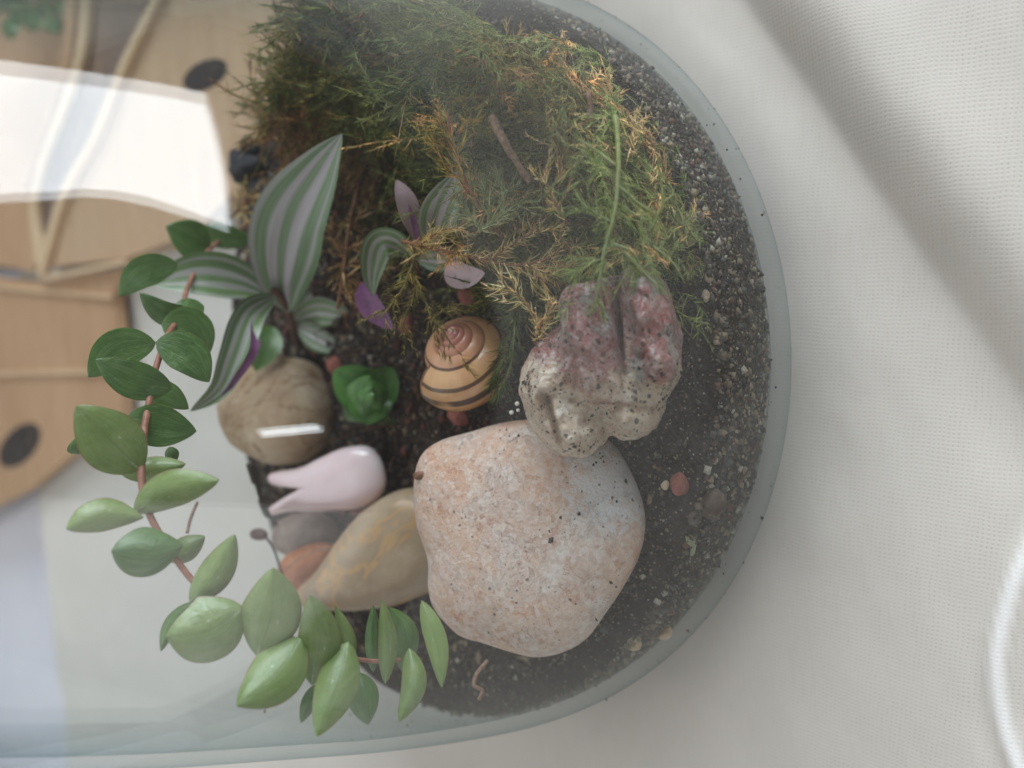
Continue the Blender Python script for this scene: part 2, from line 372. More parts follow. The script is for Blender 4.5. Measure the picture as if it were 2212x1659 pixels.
def mat_quartzite():
    t = NT('pink_quartzite_grain'); c = t.coord(100)
    n1 = t.noise(c, .8, 5, .6, .5); n2 = t.noise(c, 3.2, 6, .72); n3 = t.noise(c, 14, 4, .75)
    base = t.ramp(n1, [(.28, rgb(212, 156, 124)), (.41, rgb(222, 186, 162)), (.53, rgb(220, 192, 176)), (.68, rgb(232, 218, 208))])
    base = t.mix(t.math('MULTIPLY', t.step(n2, .52, .66), .6), base, rgb(232, 216, 204))
    base = t.mix(t.math('MULTIPLY', t.step(n2, .47, .34), .65), base, rgb(192, 136, 108))
    base = t.mix(t.math('MULTIPLY', t.step(n3, .52, .68), .45), base, rgb(236, 228, 220))
    base = t.mix(t.math('MULTIPLY', t.step(n3, .46, .32), .35), base, rgb(172, 142, 128))
    cv = t.voro(t.coord(100, rot=(1, 2, 3)), 9, out='Color'); cs3 = t.add('ShaderNodeSeparateColor'); t.l.new(cv, cs3.inputs[0])
    base = t.mix(t.math('MULTIPLY', t.math('GREATER_THAN', cs3.outputs[0], .72), .3), base, rgb(240, 232, 226)); base = t.mix(t.math('MULTIPLY', t.math('LESS_THAN', cs3.outputs[1], .22), .25), base, rgb(176, 136, 116))
    # chalky patch towards the rock
    vm = t.add('ShaderNodeVectorMath', operation='DISTANCE'); tc = t.add('ShaderNodeTexCoord'); t.l.new(tc.outputs['Object'], vm.inputs[0]); vm.inputs[1].default_value = CHALK
    dd = t.math('ADD', t.math('MULTIPLY', vm.outputs['Value'], 100), t.math('MULTIPLY', t.math('SUBTRACT', n2, .5), 2.4))
    base = t.mix(t.math('MULTIPLY', t.step(dd, 1.15, .6), .85), base, rgb(234, 233, 234))
    h = t.math('ADD', t.math('MULTIPLY', n2, 1.1), t.math('MULTIPLY', n3, .55))
    for sc, th, gate, amt in ((7, .18, .57, .6), (15, .20, .60, .5), (3.3, .12, .54, .75)):
        v = t.voro(t.coord(100, rot=(sc, .3, 1)), sc); nn = t.math('ADD', v, t.math('MULTIPLY', t.math('SUBTRACT', n3, .5), .25))
        g = t.math('GREATER_THAN', t.noise(c, sc*.33, 3, .6), gate)
        m_ = t.math('MULTIPLY', t.math('LESS_THAN', nn, th), g); base = t.mix(t.math('MULTIPLY', m_, amt), base, rgb(92, 74, 62)); h = t.math('SUBTRACT', h, t.math('MULTIPLY', m_, .5))
    cr = t.math('ABSOLUTE', t.math('SUBTRACT', t.noise(c, 1.3, 6, .7, .6), .5)); cm = t.math('MULTIPLY', t.step(cr, .005, .001), t.math('GREATER_THAN', n1, .5))
    base = t.mix(t.math('MULTIPLY', cm, .45), base, rgb(150, 104, 80)); h = t.math('SUBTRACT', h, t.math('MULTIPLY', cm, .6))
    t.pr(Base_Color=base, Roughness=.5, Normal=t.bump(h, .07, 1.0)); t.b.inputs['Specular IOR Level'].default_value = .4
    t.b.inputs['Subsurface Weight'].default_value = .08; t.b.inputs['Subsurface Scale'].default_value = .15*S
    return t.m
def mat_jasper():
    t = NT('red_grey_jasper_blotched'); c = t.coord(100)
    dp = t.add('ShaderNodeVectorMath', operation='DOT_PRODUCT'); t.l.new(c, dp.inputs[0]); dp.inputs[1].default_value = tuple(CY)
    n1 = t.noise(c, .9, 6, .65, .6); n2 = t.noise(c, 3.4, 6, .75, .3); n3 = t.noise(c, 15, 4, .75)
    hgt = t.math('ADD', dp.outputs['Value'], t.math('MULTIPLY', t.math('SUBTRACT', n1, .5), 5.5))
    red = t.ramp(n2, [(.30, rgb(126, 56, 56)), (.46, rgb(162, 100, 94)), (.56, rgb(176, 140, 134)), (.70, rgb(208, 198, 192))])
    grey = t.ramp(n2, [(.30, rgb(110, 84, 78)), (.48, rgb(152, 134, 126)), (.62, rgb(184, 174, 166)), (.75, rgb(212, 206, 198))])
    cream = t.ramp(n2, [(.30, rgb(186, 144, 112)), (.48, rgb(222, 196, 170)), (.62, rgb(234, 218, 198)), (.75, rgb(240, 234, 224))])
    base = t.mix(t.step(t.noise(c, 1.1, 5, .65, .4), .52, .58), red, grey)
    base = t.mix(t.step(hgt, JL+.9, JL+.1), base, cream)
    base = t.mix(t.math('MULTIPLY', t.step(n3, .54, .68), .45), base, rgb(230, 220, 210))
    base = t.mix(t.math('MULTIPLY', t.step(n3, .45, .32), .55), base, rgb(70, 50, 46))
    h = t.math('ADD', t.math('MULTIPLY', n2, 1.5), t.math('MULTIPLY', n3, .7))
    for sc, th, gate in ((5, .24, .50), (10, .26, .50), (2.6, .13, .45)):
        v = t.math('ADD', t.voro(t.coord(100, rot=(sc, .3, 1)), sc), t.math('MULTIPLY', t.math('SUBTRACT', n3, .5), .3))
        m_ = t.math('MULTIPLY', t.math('LESS_THAN', v, th), t.math('GREATER_THAN', t.noise(c, sc*.4, 3, .6), gate)); base = t.mix(t.math('MULTIPLY', m_, .85), base, rgb(46, 36, 34))
    t.pr(Base_Color=base, Roughness=t.ramp(n1, [(.35, (.18,)*3), (.62, (.5,)*3)]), Normal=t.bump(h, .10, 1.0)); t.b.inputs['Specular IOR Level'].default_value = .5; t.b.inputs['Coat Weight'].default_value = .5; t.b.inputs['Coat Roughness'].default_value = .15
    t.b.inputs['Subsurface Weight'].default_value = .1; t.b.inputs['Subsurface Scale'].default_value = .15*S
    return t.m
_c = P(1300, 1050, 17.6); _o = P(1160, 1165, 18.6)
CHALK = (0, 0, 0); JL = 0.0
M['woodA'] = mat_wood('tan_wood', (190, 158, 126), (202, 172, 140), 20)
M['woodB'] = mat_wood('orange_brown_wood', (180, 140, 104), (198, 160, 124), 80)
M['rim'] = mat_wood('pale_wood_edge', (222, 196, 160), (214, 184, 148), 20)
M['woodD'] = mat_wood('grey_brown_wood', (110, 92, 82), (128, 108, 98), 20)

# shell: spiral banding from the UVs (u = along the whorls, v = round the tube)
def mat_shell():
    t = NT('banded_shell'); uvn = t.add('ShaderNodeTexCoord'); sp = t.add('ShaderNodeSeparateXYZ'); t.l.new(uvn.outputs['UV'], sp.inputs[0])
    u, v = sp.outputs[0], sp.outputs[1]
    base = t.ramp(u, [(0.0, rgb(172, 110, 100)), (.45, rgb(182, 114, 98)), (.66, rgb(202, 142, 114)), (.80, rgb(214, 160, 124)), (1.0, rgb(214, 168, 118))])
    g = t.noise(t.coord(1, out='UV', sc3=(260, 1.5, 1)), 1.0, 3)
    base = t.mix(t.math('MULTIPLY', t.step(g, .4, .7), .22), base, rgb(226, 178, 136))
    base = t.mix(t.math('MULTIPLY', t.step(t.noise(t.coord(100), 1.6, 4), .5, .7), .25), base, rgb(172, 112, 80))
    # thin pale line by the suture, dark line in it
    pl = t.math('MULTIPLY', t.step(v, .02, .05), t.step(v, .13, .075)); base = t.mix(t.math('MULTIPLY', pl, .7), base, rgb(226, 200, 176))
    wob = t.math('ADD', v, t.math('MULTIPLY', t.math('SUBTRACT', t.noise(t.coord(1, out='UV', sc3=(70, 3, 1)), 1.0, 3), .5), .02))
    on = t.step(u, .62, .66)
    b1 = t.math('MULTIPLY', t.step(wob, .43, .44), t.step(wob, .50, .49))
    gap = t.step(t.noise(t.coord(1, out='UV', sc3=(22, 1, 1)), 1.0, 1), .30, .34)
    b1 = t.math('MULTIPLY', t.math('MULTIPLY', b1, on), gap)
    base = t.mix(t.math('MULTIPLY', b1, .93), base, rgb(34, 22, 20))
    b2 = t.math('MULTIPLY', t.math('MULTIPLY', t.step(wob, .335, .34), t.step(wob, .37, .365)), t.step(u, .74, .77)); base = t.mix(t.math('MULTIPLY', b2, .85), base, rgb(62, 40, 34))
    t.b.inputs['Coat Weight'].default_value = .5; t.b.inputs['Coat Roughness'].default_value = .12
    t.pr(Base_Color=base, Roughness=.32, Normal=t.bump(t.math('ADD', g, 0.0), .012, .8)); t.b.inputs['Specular IOR Level'].default_value = .45
    t.b.inputs['Subsurface Weight'].default_value = .08; t.b.inputs['Subsurface Scale'].default_value = .1*S
    return t.m
M['shell'] = mat_shell()

# ================================================================= THE SETTING
# floor far below the table
fv = [(-400, -400, -74), (400, -400, -74), (400, 400, -74), (-400, 400, -74)]
tag(mesh_obj('floor', fv, [(0, 1, 2, 3)], M['floor'], origin=np.array([0, 0, -74.])), kind='structure')

# tablecloth: one sheet over the table, folds and creases in its own mesh, hanging down at the edges
XE0, XE1, YE0, YE1 = -62.0, 38.0, -66.0, 46.5
def axis(lo, hi, f0, f1, fine, coarse):
    a = list(np.arange(f0, f1, fine)); x = f0
    while x > lo: x -= coarse; a.append(max(x, lo))
    x = f1
    while x < hi: a.append(min(x, hi)); x += coarse
    a.append(hi); return np.unique(np.round(a, 4))
gx = axis(XE0, XE1, -17, 12, .13, 1.2); gy = axis(YE0, YE1, -21, 0, .13, 1.2)
creaseA = np.array([atz(u, v, 0)[:2] for u, v in [(1480, -200), (1600, 0), (1720, 160), (1850, 350), (2030, 610), (2212, 880), (2400, 1200)]])
creaseA = crom(creaseA, 8)
ridgeB = crom(np.array([atz(u, v, 0)[:2] for u, v in [(2420, 900), (2290, 1080), (2205, 1230), (2165, 1370), (2160, 1470), (2178, 1570), (2215, 1670), (2270, 1790)]]), 8)
def sdist(pts, line):
    best = np.full(len(pts), 1e9); sg = np.zeros(len(pts)); tt = np.zeros(len(pts))
    for i in range(len(line)-1):
        a, b = line[i], line[i+1]; ab = b-a; L = ab@ab; t = np.clip(((pts-a)@ab)/L, 0, 1); q = a+t[:, None]*ab
        d = np.hypot(*(pts-q).T); k = d < best; best[k] = d[k]; tt[k] = (i+t[k])/(len(line)-1)
        cr = ab[0]*(pts[:, 1]-a[1])-ab[1]*(pts[:, 0]-a[0]); sg[k] = np.sign(cr[k])
    return best*sg, tt
GX, GY = np.meshgrid(gx, gy, indexing='ij'); pts = np.stack([GX.ravel(), GY.ravel()], -1)
dA, tA = sdist(pts, creaseA); dB, tB = sdist(pts, ridgeB)
z = np.zeros(len(pts))
# valley crease: the cloth sinks towards it from the jar's side and rises steeply on the far side
sideA = np.sign(sdist(np.array([[0., 0.]]), creaseA)[0][0])
s = dA*sideA                                            # >0 : the jar's side
inner = -1.05*np.exp(-(np.maximum(s, 0)/1.25)**1.25)
outer = -1.05*np.exp(-(np.maximum(-s, 0)/.85)**1.3)-.0
z += .56*np.where(s > 0, inner, outer)*np.clip((30-np.abs(dA))/20, 0, 1)
z += .42*np.exp(-((s+1.5)/1.2)**2)
z += .16*np.exp(-(dB/.18)**2) - .05*np.exp(-((np.abs(dB)-.35)/.25)**2)
nzs = np.array([.30*nz((x*.16, y*.11, 3), 1) + .07*nz((x*.45, y*.6, 9), 1) + .012*nz((x*.5+y*.4, y*1.9-x*.6, 5), 1) for x, y in pts])
rj = np.hypot(pts[:, 0], pts[:, 1]); far = np.clip((rj-8.5)/3.0, 0, 1)
z = (z+nzs+.15)*far*np.clip(rj/9, 0, 1)
XR = 38.0-np.maximum(0, pts[:, 1]+9)*.5
pts[:, 0] = np.where(pts[:, 0] > 9, 9+(pts[:, 0]-9)*(XR-9)/29.0, pts[:, 0])
# hanging border
n, k = GX.shape
V = np.column_stack([pts, z]).reshape(n, k, 3)
ex = np.minimum(np.minimum(pts[:, 0]-XE0, XE1-pts[:, 0]), np.minimum(pts[:, 1]-YE0, YE1-pts[:, 1])).reshape(n, k)
V = V.reshape(-1, 3)
fa = grid_faces(n, k)
vv = V.tolist()
def skirt(idx, outx, outy):
    prev = idx
    for lev, dz in enumerate((-1.0, -8.0, -17.0)):
        cur = []
        for q, i in enumerate(idx):
            x, y, zz = V[i]; wv = .8*math.sin(q*.35)*(lev)*.5+.4
            cur.append(len(vv)); vv.append([x+outx*(wv if lev else .4), y+outy*(wv if lev else .4), zz+dz])
        for a in range(len(idx)-1): fa.append((prev[a], prev[a+1], cur[a+1], cur[a]))
        prev = cur
skirt([i*k for i in range(n)], 0, -1);  skirt(list(range(k)), -1, 0); skirt([(n-1)*k+j for j in range(k)], 1, 0)
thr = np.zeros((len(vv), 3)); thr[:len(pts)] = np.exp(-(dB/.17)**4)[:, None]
cl = mesh_obj('tablecloth', vv, fa, M['cloth'], col=thr, origin=np.zeros(3))
tag(cl, 'off-white open-weave cotton tablecloth with soft folds under the glass jar', 'tablecloth')
# the table under it
tpoly = [(XE0+.5, YE0+.5), (XE1-.5, YE0+.5), (XE1-.5, -9), (9.5, 47.5), (-8, 82), (-30, 130), (-140, 130), (-140, 60), (XE0+.5, 40)]
tv = [(x, y, -1.9) for x, y in tpoly]+[(x, y, -4.5) for x, y in tpoly]; nt = len(tpoly)
tf = [tuple(range(nt)), tuple(reversed(range(nt, 2*nt)))]+[(i, i+nt, (i+1) % nt+nt, (i+1) % nt) for i in range(nt)]
tag(mesh_obj('table', tv, tf, M['floor'], smooth=False, origin=np.zeros(3)), kind='structure')

# ================================================================= THE JAR
PK = [(0, .02), (4, .02), (7.0, .2), (9.4, .75), (10.5, 1.7), (10.78, 3.0), (10.55, 5), (9.75, 8), (8.75, 11), (7.7, 14), (6.5, 17), (5.0, 20), (3.9, 22.5), (3.6, 24.5)]
PRO = crom(PK, 8)
def prof_r(zq):
    Q = PRO[20:]; return float(np.interp(zq, Q[:, 1], Q[:, 0]))
tan = np.gradient(PRO, axis=0); nrm = np.stack([tan[:, 1], -tan[:, 0]], -1); nrm /= np.linalg.norm(nrm, axis=1)[:, None]
TH = np.interp(PRO[:, 1], [0, 1.5, 4, 9, 24], [.50, .46, .38, .28, .25])
INN = PRO - nrm*TH[:, None]; INN[:, 0] = np.maximum(INN[:, 0], 0)
loop = np.vstack([PRO, [[3.62, 24.72]], INN[::-1]])
NS = 160; jv = []
for (r, zz) in loop:
    for j in range(NS):
        a = 2*math.pi*j/NS; jv.append((r*math.cos(a), r*math.sin(a), zz))
jar = mesh_obj('glass_jar', jv, grid_faces(len(loop), NS, wrap_m=True), M['glass'], origin=np.zeros(3))
tag(jar, 'clear round-bottomed glass terrarium jar standing on the white tablecloth', 'glass jar')

# ---------------------------------------------------------------- soil bed
def inner_r(zq):
    Q = INN[20:]; return float(np.interp(zq, Q[:, 1], Q[:, 0]))-.06
def soil_z(x, y):
    r = math.hypot(x, y)
    hmp = .5*max(0, min(1, (x-2.5)/6)) * (1+.3*math.sin(y*.7))
    back = .35*max(0, min(1, (y-3)/5))
    return 4.75+hmp-back-.25*max(0, min(1, (-y-3)/5))+.14*fbm((x, y, 0), .55, 2.0, 3)+.05*fbm((x, y, 0), 2.3, 5.0, 2)-.12*max(0, (r-8.3))
sv, NSo, rings = [], 150, 60
for i in range(rings):
    t_ = (i/(rings-1))**.9; 
    for j in range(NSo):
        a = 2*math.pi*j/NSo; r = t_*(inner_r(4.7)); x, y = r*math.cos(a), r*math.sin(a); sv.append((x, y, soil_z(x, y)))
edge = sv[-NSo:]
for i in range(1, 22):
    f_ = i/21
    for j in range(NSo):
        a = 2*math.pi*j/NSo; zt = edge[j][2]; zz = zt*(1-f_)+.75*f_
        r = inner_r(zz)*(1 if f_ < 1 else .98); r -= .05*abs(fbm((math.cos(a)*9, math.sin(a)*9, zz), 1.6, 3.0, 3))*min(1, i/3)
        sv.append((r*math.cos(a), r*math.sin(a), zz))
sf = grid_faces(rings+21, NSo, wrap_m=True)
b0 = len(sv); sv.append((0, 0, .75)); sf += [(b0-NSo+(j+1) % NSo, b0-NSo+j, b0) for j in range(NSo)]
soil = mesh_obj('soil', sv, sf, M['soil'], origin=np.zeros(3)); tag(soil, 'dark damp gritty potting soil filling the bottom of the jar', 'soil', kind='stuff')

# grit on the soil's top and pressed against the glass: nobody could count it
OCT = np.array([(1, 0, 0), (-1, 0, 0), (0, 1, 0), (0, -1, 0), (0, 0, 1), (0, 0, -1)], float)
OF = [(0, 2, 4), (2, 1, 4), (1, 3, 4), (3, 0, 4), (2, 0, 5), (1, 2, 5), (3, 1, 5), (0, 3, 5)]
def grains(centers, sizes, cols, name, mat, flat=.7):
    v, f, c = [], [], []
    for k, (p, sz) in enumerate(zip(centers, sizes)):
        q = OCT*sz*RG.uniform(.65, 1.25, (6, 1)); q[:, 2] *= flat
        a, b = RG.uniform(0, 6.28), RG.uniform(-.7, .7)
        R = np.array([[math.cos(a), -math.sin(a), 0], [math.sin(a), math.cos(a), 0], [0, 0, 1]])@np.array([[1, 0, 0], [0, math.cos(b), -math.sin(b)], [0, math.sin(b), math.cos(b)]])
        o_ = len(v); v.extend((q@R.T+p).tolist()); f.extend([(i+o_, j+o_, l+o_) for i, j, l in OF]); c.extend([cols[k]]*6)
    return mesh_obj(name, v, f, mat, col=np.array(c), smooth=True, origin=np.zeros(3))
PAL = [rgb(72, 64, 58), rgb(34, 28, 26), rgb(82, 72, 64), rgb(120, 104, 86), rgb(150, 130, 106), rgb(110, 72, 58), rgb(178, 168, 152), rgb(92, 96, 92), rgb(26, 22, 22), rgb(140, 124, 96)]
PW = np.array([.16, .14, .16, .13, .11, .08, .06, .08, .06, .05]); PW /= PW.sum()
cs, ss, cc = [], [], []
for _ in range(15000):
    a = RG.uniform(0, 6.283); r = 9.6*math.sqrt(RG.uniform()); x, y = r*math.cos(a), r*math.sin(a)
    cs.append((x, y, soil_z(x, y)+.01)); s_ = min(.16, RG.lognormal(-3.25, .55)); ss.append(s_*(1.0 if y < 1 else 1.5)); cc.append(PAL[RG.choice(10, p=PW)])
for _ in range(17000):
    a = RG.uniform(math.pi*.98, math.pi*2.1); zz = RG.uniform(.9, 4.7); r = inner_r(zz)-.02
    cs.append((r*math.cos(a), r*math.sin(a), zz)); ss.append(min(.11, RG.lognormal(-3.2, .6))); cc.append(PAL[RG.choice(10, p=PW)])
tag(grains(cs, ss, cc, 'grit', M['grit']), 'fine mixed sand and grit strewn over the dark soil', 'grit', kind='stuff')
# larger crumbs of red lava and bark in the darker middle
cs, ss, cc = [], [], []
for _ in range(380):
    x, y = RG.uniform(-7.5, 6), RG.uniform(-3.5, 8.0)
    if math.hypot(x, y) > 9.2: continue
    cs.append((x, y, soil_z(x, y)+.06)); ss.append(RG.uniform(.08, .26)); cc.append([rgb(96, 52, 44), rgb(56, 36, 30), rgb(30, 22, 20), rgb(112, 70, 58), rgb(74, 62, 54)][RG.integers(5)])
tag(grains(cs, ss, cc, 'gravel', M['grit'], .8), 'coarse dark red and brown gravel crumbs between the plants', 'gravel', kind='stuff')

# dirt specks stuck to the inside of the wall: part of the jar
cs, ss, cc = [], [], []
def speck_at(a, zz, s_):
    r = inner_r(zz)+.03; cs.append((r*math.cos(a), r*math.sin(a), zz)); ss.append(s_); cc.append([rgb(34, 36, 32), rgb(60, 58, 48), rgb(84, 66, 52)][RG.integers(3)])
for _ in range(420): speck_at(RG.uniform(3.3, 6.1), RG.uniform(.7, 2.6), min(.09, RG.lognormal(-3.7, .55)))
for _ in range(170):
    a_ = math.radians(RG.uniform(-175, 15)); zz = RG.uniform(.7, 3.6); r_ = prof_r(zz)+.004; cs.append((r_*math.cos(a_), r_*math.sin(a_), zz)); ss.append(min(.06, RG.lognormal(-4.0, .5))); cc.append([rgb(58, 64, 54), rgb(84, 90, 76), rgb(92, 76, 60)][RG.integers(3)])
for _ in range(160): speck_at(RG.uniform(2.9, 4.2), RG.uniform(5.0, 9.5), min(.06, RG.lognormal(-4.0, .5)))
sp_ = grains(cs, ss, cc, 'dirt_speck', M['grit'], .5); sp_.parent = jar; tag(sp_, kind='stuff')

# ================================================================= STONES
def inflate(outline, depth, thick, tilt=0.45, N=90, Mr=26, pw=.8, amp=.03, fs=1.3, seed=0.0, height=None, tiltx=0.0):
    o = crom_closed(outline, 8); L = np.r_[0, np.cumsum(np.hypot(*np.diff(np.vstack([o, o[:1]]), axis=0).T))]
    tq = np.linspace(0, L[-1], N, endpoint=False); oc = np.vstack([o, o[:1]]); o = np.stack([np.interp(tq, L, oc[:, 0]), np.interp(tq, L, oc[:, 1])], -1)
    c = o.mean(0); Cn = P(c[0], c[1], depth); nrm_ = unit(BK*(1-tilt)+np.array([0, 0, 1.])*tilt+CX*tiltx)
    def onplane(u, v):
        r = ray(u, v); return CAM+r*((Cn-CAM)@nrm_)/(r@nrm_)
    ring = np.array([onplane(*q) for q in o]); v, px = [], []
    for i in range(Mr):
        th = -math.pi/2+math.pi*(i+.0)/(Mr-1); cs_ = max(1e-4, math.cos(th))**pw; sn = math.copysign(abs(math.sin(th))**1.0, th)
        for j in range(N):
            q = Cn+(ring[j]-Cn)*cs_; uvp = c+(o[j]-c)*cs_
            hgt = thick*sn
            if height is not None and sn > 0: hgt = hgt+height(uvp[0], uvp[1])*min(1, sn*2.2)
            q = q+nrm_*hgt; out = unit(unit(ring[j]-Cn)*cs_+nrm_*sn)
            q = q+out*amp*fbm(q, fs, seed, 6 if N > 180 else 4); v.append(q)
    return v, grid_faces(Mr, N, wrap_m=True), nrm_
def stone(name, outline, depth, thick, mat, label, cat, parent=None, **k):
    global CHALK, JL
    v, f, _ = inflate(outline, depth, thick, **k)
    if mat in ('quartzite', 'jasper'):
        va = np.array(v); org = np.array([va[:, 0].mean(), va[:, 1].mean(), va[:, 2].min()])
        CHALK = tuple((P(1300, 1055, 17.7)-org)*S); JL = float((P(1290, 865, 15.9)-org)@CY)
        mat = mat_quartzite() if mat == 'quartzite' else mat_jasper()
    o = mesh_obj(name, v, f, mat)
    if name in ('large_pebble', 'lumpy_rock'):          # soil crumbs stuck to the stone
        va = np.array(v); cen = va.mean(0); fr = va[((va-cen)@BK) > .25]; jr = name == 'lumpy_rock'
        k = 110 if jr else 50; cnd = fr[RG.integers(0, len(fr), 2500)]
        wgt = np.array([nz(q, .8, 3.0)+.35*RG.random() + (-.6*abs(((q-cen)@CY)+.8) if jr else .16*((q-cen)@CX)+.10*((q-cen)@CY)) for q in cnd]); cnd = cnd[np.argsort(-wgt)[:k*3]][RG.permutation(k*3)[:k]]
        cr = grains(cnd, np.minimum(.085, RG.lognormal(-3.55, .5, k)), [PAL[0] if RG.random() < .3 else (.02, .015, .012) if RG.random() < .7 else PAL[3] for _ in range(k)], 'soil_crumb', M['grit'])
        cr.parent = o; cr.location = -o.location; cr['kind'] = 'stuff'
    if label: tag(o, label, cat)
    return o
stone('large_pebble', [(900, 1040), (914, 985), (948, 955), (1010, 935), (1120, 908), (1220, 915), (1300, 940), (1345, 985), (1380, 1060), (1392, 1130), (1380, 1200), (1350, 1262), (1312, 1320), (1270, 1376), (1215, 1408), (1160, 1416), (1110, 1405), (1050, 1385), (1000, 1370), (950, 1320), (932, 1270), (928, 1200), (905, 1120)],
      18.6, 1.15, 'quartzite', 'large smooth pinkish-beige quartzite pebble lying under the lumpy red rock', 'pebble', N=150, Mr=60, pw=.62, amp=.03, fs=.55, seed=3)
def jas(u, v):
    def lobe(x0, y0, x1, y1, r, h):
        a = np.array([x0, y0], float); b = np.array([x1, y1], float); ab = b-a; p = np.array([u, v]); t = max(0, min(1, (p-a)@ab/(ab@ab)))
        return h*math.exp(-(np.hypot(*(p-a-t*ab))/r)**2)
    h = lobe(1262, 660, 1305, 810, 56, .80)+lobe(1398, 620, 1440, 810, 44, .75)+lobe(1190, 850, 1245, 940, 40, .60)+lobe(1370, 890, 1400, 900, 48, .35)+lobe(1165, 790, 1200, 800, 38, .3)
    h -= .55*math.exp(-((u-(1338+.10*(v-600)))/6)**2)*max(0, min(1, (830-v)/60))*max(0, min(1, (v-585)/30))
    h -= .35*math.exp(-((u-(1205+.25*(v-850)))/8)**2)*max(0, min(1, (v-830)/30))*max(0, min(1, (960-v)/30))
    h -= .14*math.exp(-(((v-865)-.12*(u-1300))/12)**2)*max(0, min(1, (1440-u)/40))*max(0, min(1, (u-1190)/30))
    h += .20*fbm((u*.02, v*.02, 0), 1.0, 4, 6)
    return h
stone('lumpy_rock', [(1372, 568), (1400, 578), (1430, 610), (1455, 660), (1470, 720), (1476, 775), (1466, 815), (1440, 855), (1430, 905), (1400, 938), (1352, 949), (1318, 938), (1302, 962), (1270, 984), (1222, 981), (1172, 950), (1140, 910), (1128, 850), (1132, 800), (1160, 750), (1185, 722), (1216, 700), (1220, 650), (1245, 618), (1290, 602), (1335, 595)],
      16.5, .85, 'jasper', 'lumpy red and grey rough rock with a deep crack, leaning on the large pebble', 'rock', N=260, Mr=150, pw=.6, amp=.07, fs=1.9, seed=9, height=jas, tilt=.35)
stone('yellow_pebble', [(640, 1285), (690, 1230), (740, 1160), (790, 1100), (850, 1063), (900, 1056), (950, 1085), (970, 1180), (955, 1255), (905, 1290), (835, 1310), (740, 1317), (670, 1312)],
      22.4, .95, M['yellow'], 'smooth yellowish-brown oval pebble half behind the large pink pebble', 'pebble', pw=.55, seed=1)
stone('tan_pebble', [(484, 880), (500, 832), (550, 788), (612, 772), (672, 785), (702, 830), (716, 880), (710, 940), (680, 985), (620, 1004), (560, 990), (505, 950)],
      25.6, 1.1, M['tan'], 'tan veined pebble at the back under the large striped plant', 'pebble', pw=.6, seed=5)
stone('orange_pebble', [(602, 1235), (625, 1195), (680, 1172), (722, 1180), (712, 1222), (660, 1272), (622, 1270)], 24.2, .5, M['orange'], 'small glossy orange-brown pebble behind the yellowish pebble', 'pebble', seed=6)
stone('grey_pebble', [(592, 1150), (618, 1116), (680, 1104), (722, 1130), (734, 1165), (702, 1196), (640, 1204), (600, 1186)], 25.2, .55, M['greybrown'], 'small grey-brown pebble next to the orange-brown pebble', 'pebble', seed=7)
stone('rose_quartz_carving', [(583, 1026), (600, 1018), (650, 1009), (700, 985), (742, 967), (790, 963), (816, 982), (831, 1020), (830, 1058), (808, 1086), (770, 1101), (700, 1105), (640, 1104), (590, 1112), (581, 1102), (618, 1074), (650, 1056), (645, 1050), (615, 1047), (588, 1042)],
      23.4, .62, M['rose'], 'polished pale pink rose quartz charm with a forked tail end', 'crystal charm', pw=.72, N=120, Mr=34, amp=.012, tilt=.5)
def ell(u, v, a, b, ang=0, n=8):
    r = math.radians(ang); return [(u+a*math.cos(q)*math.cos(r)-b*math.sin(q)*math.sin(r), v+a*math.cos(q)*math.sin(r)+b*math.sin(q)*math.cos(r)) for q in np.linspace(0, 2*math.pi, n, endpoint=False)]
def sdepth(u, v, lift=.1):                            # depth of the soil's surface under a pixel (top or side against the wall)
    r = ray(u, v)
    for d in np.arange(12, 34, .04):
        p = CAM+r*d; rr = math.hypot(p[0], p[1])
        if .8 < p[2] < 6.5 and rr < inner_r(max(.8, min(p[2], 4.7)))+.02 and p[2] < soil_z(p[0], p[1]): return d-lift
    return 20.0
small = [
 ('pale_pebble', 1480, 500, 31, 36, 70, 'palechip', 'pale beige pebble at the right edge of the green moss'),
 ('red_pebble', 1467, 1045, 20, 25, 0, 'redchip', 'small rounded brick-red pebble in the soil right of the large pebble'),
 ('white_chip', 1437, 1050, 9, 11, 20, 'palechip', 'tiny whitish stone chip touching the brick-red pebble'),
 ('white_chip', 1370, 1393, 16, 15, 0, 'palechip', 'pale ring-shaped chip in the soil below the large pebble'),
 ('white_chip', 1434, 1365, 17, 18, 60, 'palechip', 'blurred pale chip near the jar wall right of the ring-shaped chip'),
 ('white_chip', 1532, 597, 10, 14, 10, 'palechip', 'small cream chip in the soil below the pale beige pebble'),
 ('white_chip', 1525, 640, 8, 12, 0, 'palechip', 'second cream chip in the soil further from the pale beige pebble'),
 ('red_gravel', 990, 900, 26, 18, 30, 'redchip', 'dull red gravel piece between the snail shell and the large pebble'),
 ('red_gravel', 775, 1098, 20, 14, 0, 'redchip', 'dark red gravel piece under the rose quartz charm'),
 ('red_gravel', 725, 790, 22, 18, 60, 'redchip', 'red gravel piece below the large striped plant'),
 ('red_gravel', 878, 700, 16, 22, 10, 'redchip', 'red gravel piece left of the snail shell under a purple leaf'),
 ('red_gravel', 1010, 640, 22, 18, 40, 'redchip', 'red gravel piece just above the snail shell'),
 ('brown_stone', 690, 1045, 0, 0, 0, None, None),
 ('brown_stone', 1540, 1090, 28, 34, 20, 'darkstone', 'brownish stone pressed against the glass right of the brick-red pebble'),
 ('brown_stone', 1500, 1120, 15, 18, 0, 'darkstone', 'brownish stone in the soil below the brick-red pebble'),
]
for nm, u, v, a, b, ang, mt, lab in small:
    if mt is None: continue
    dd = sdepth(u, v, .12); stone(nm, ell(u, v, a, b, ang), dd, min(a, b)*dd/F*.8, M[mt], lab, 'pebble' if 'pebble' in nm else 'gravel', N=24, Mr=12, amp=.05, fs=4, seed=u)
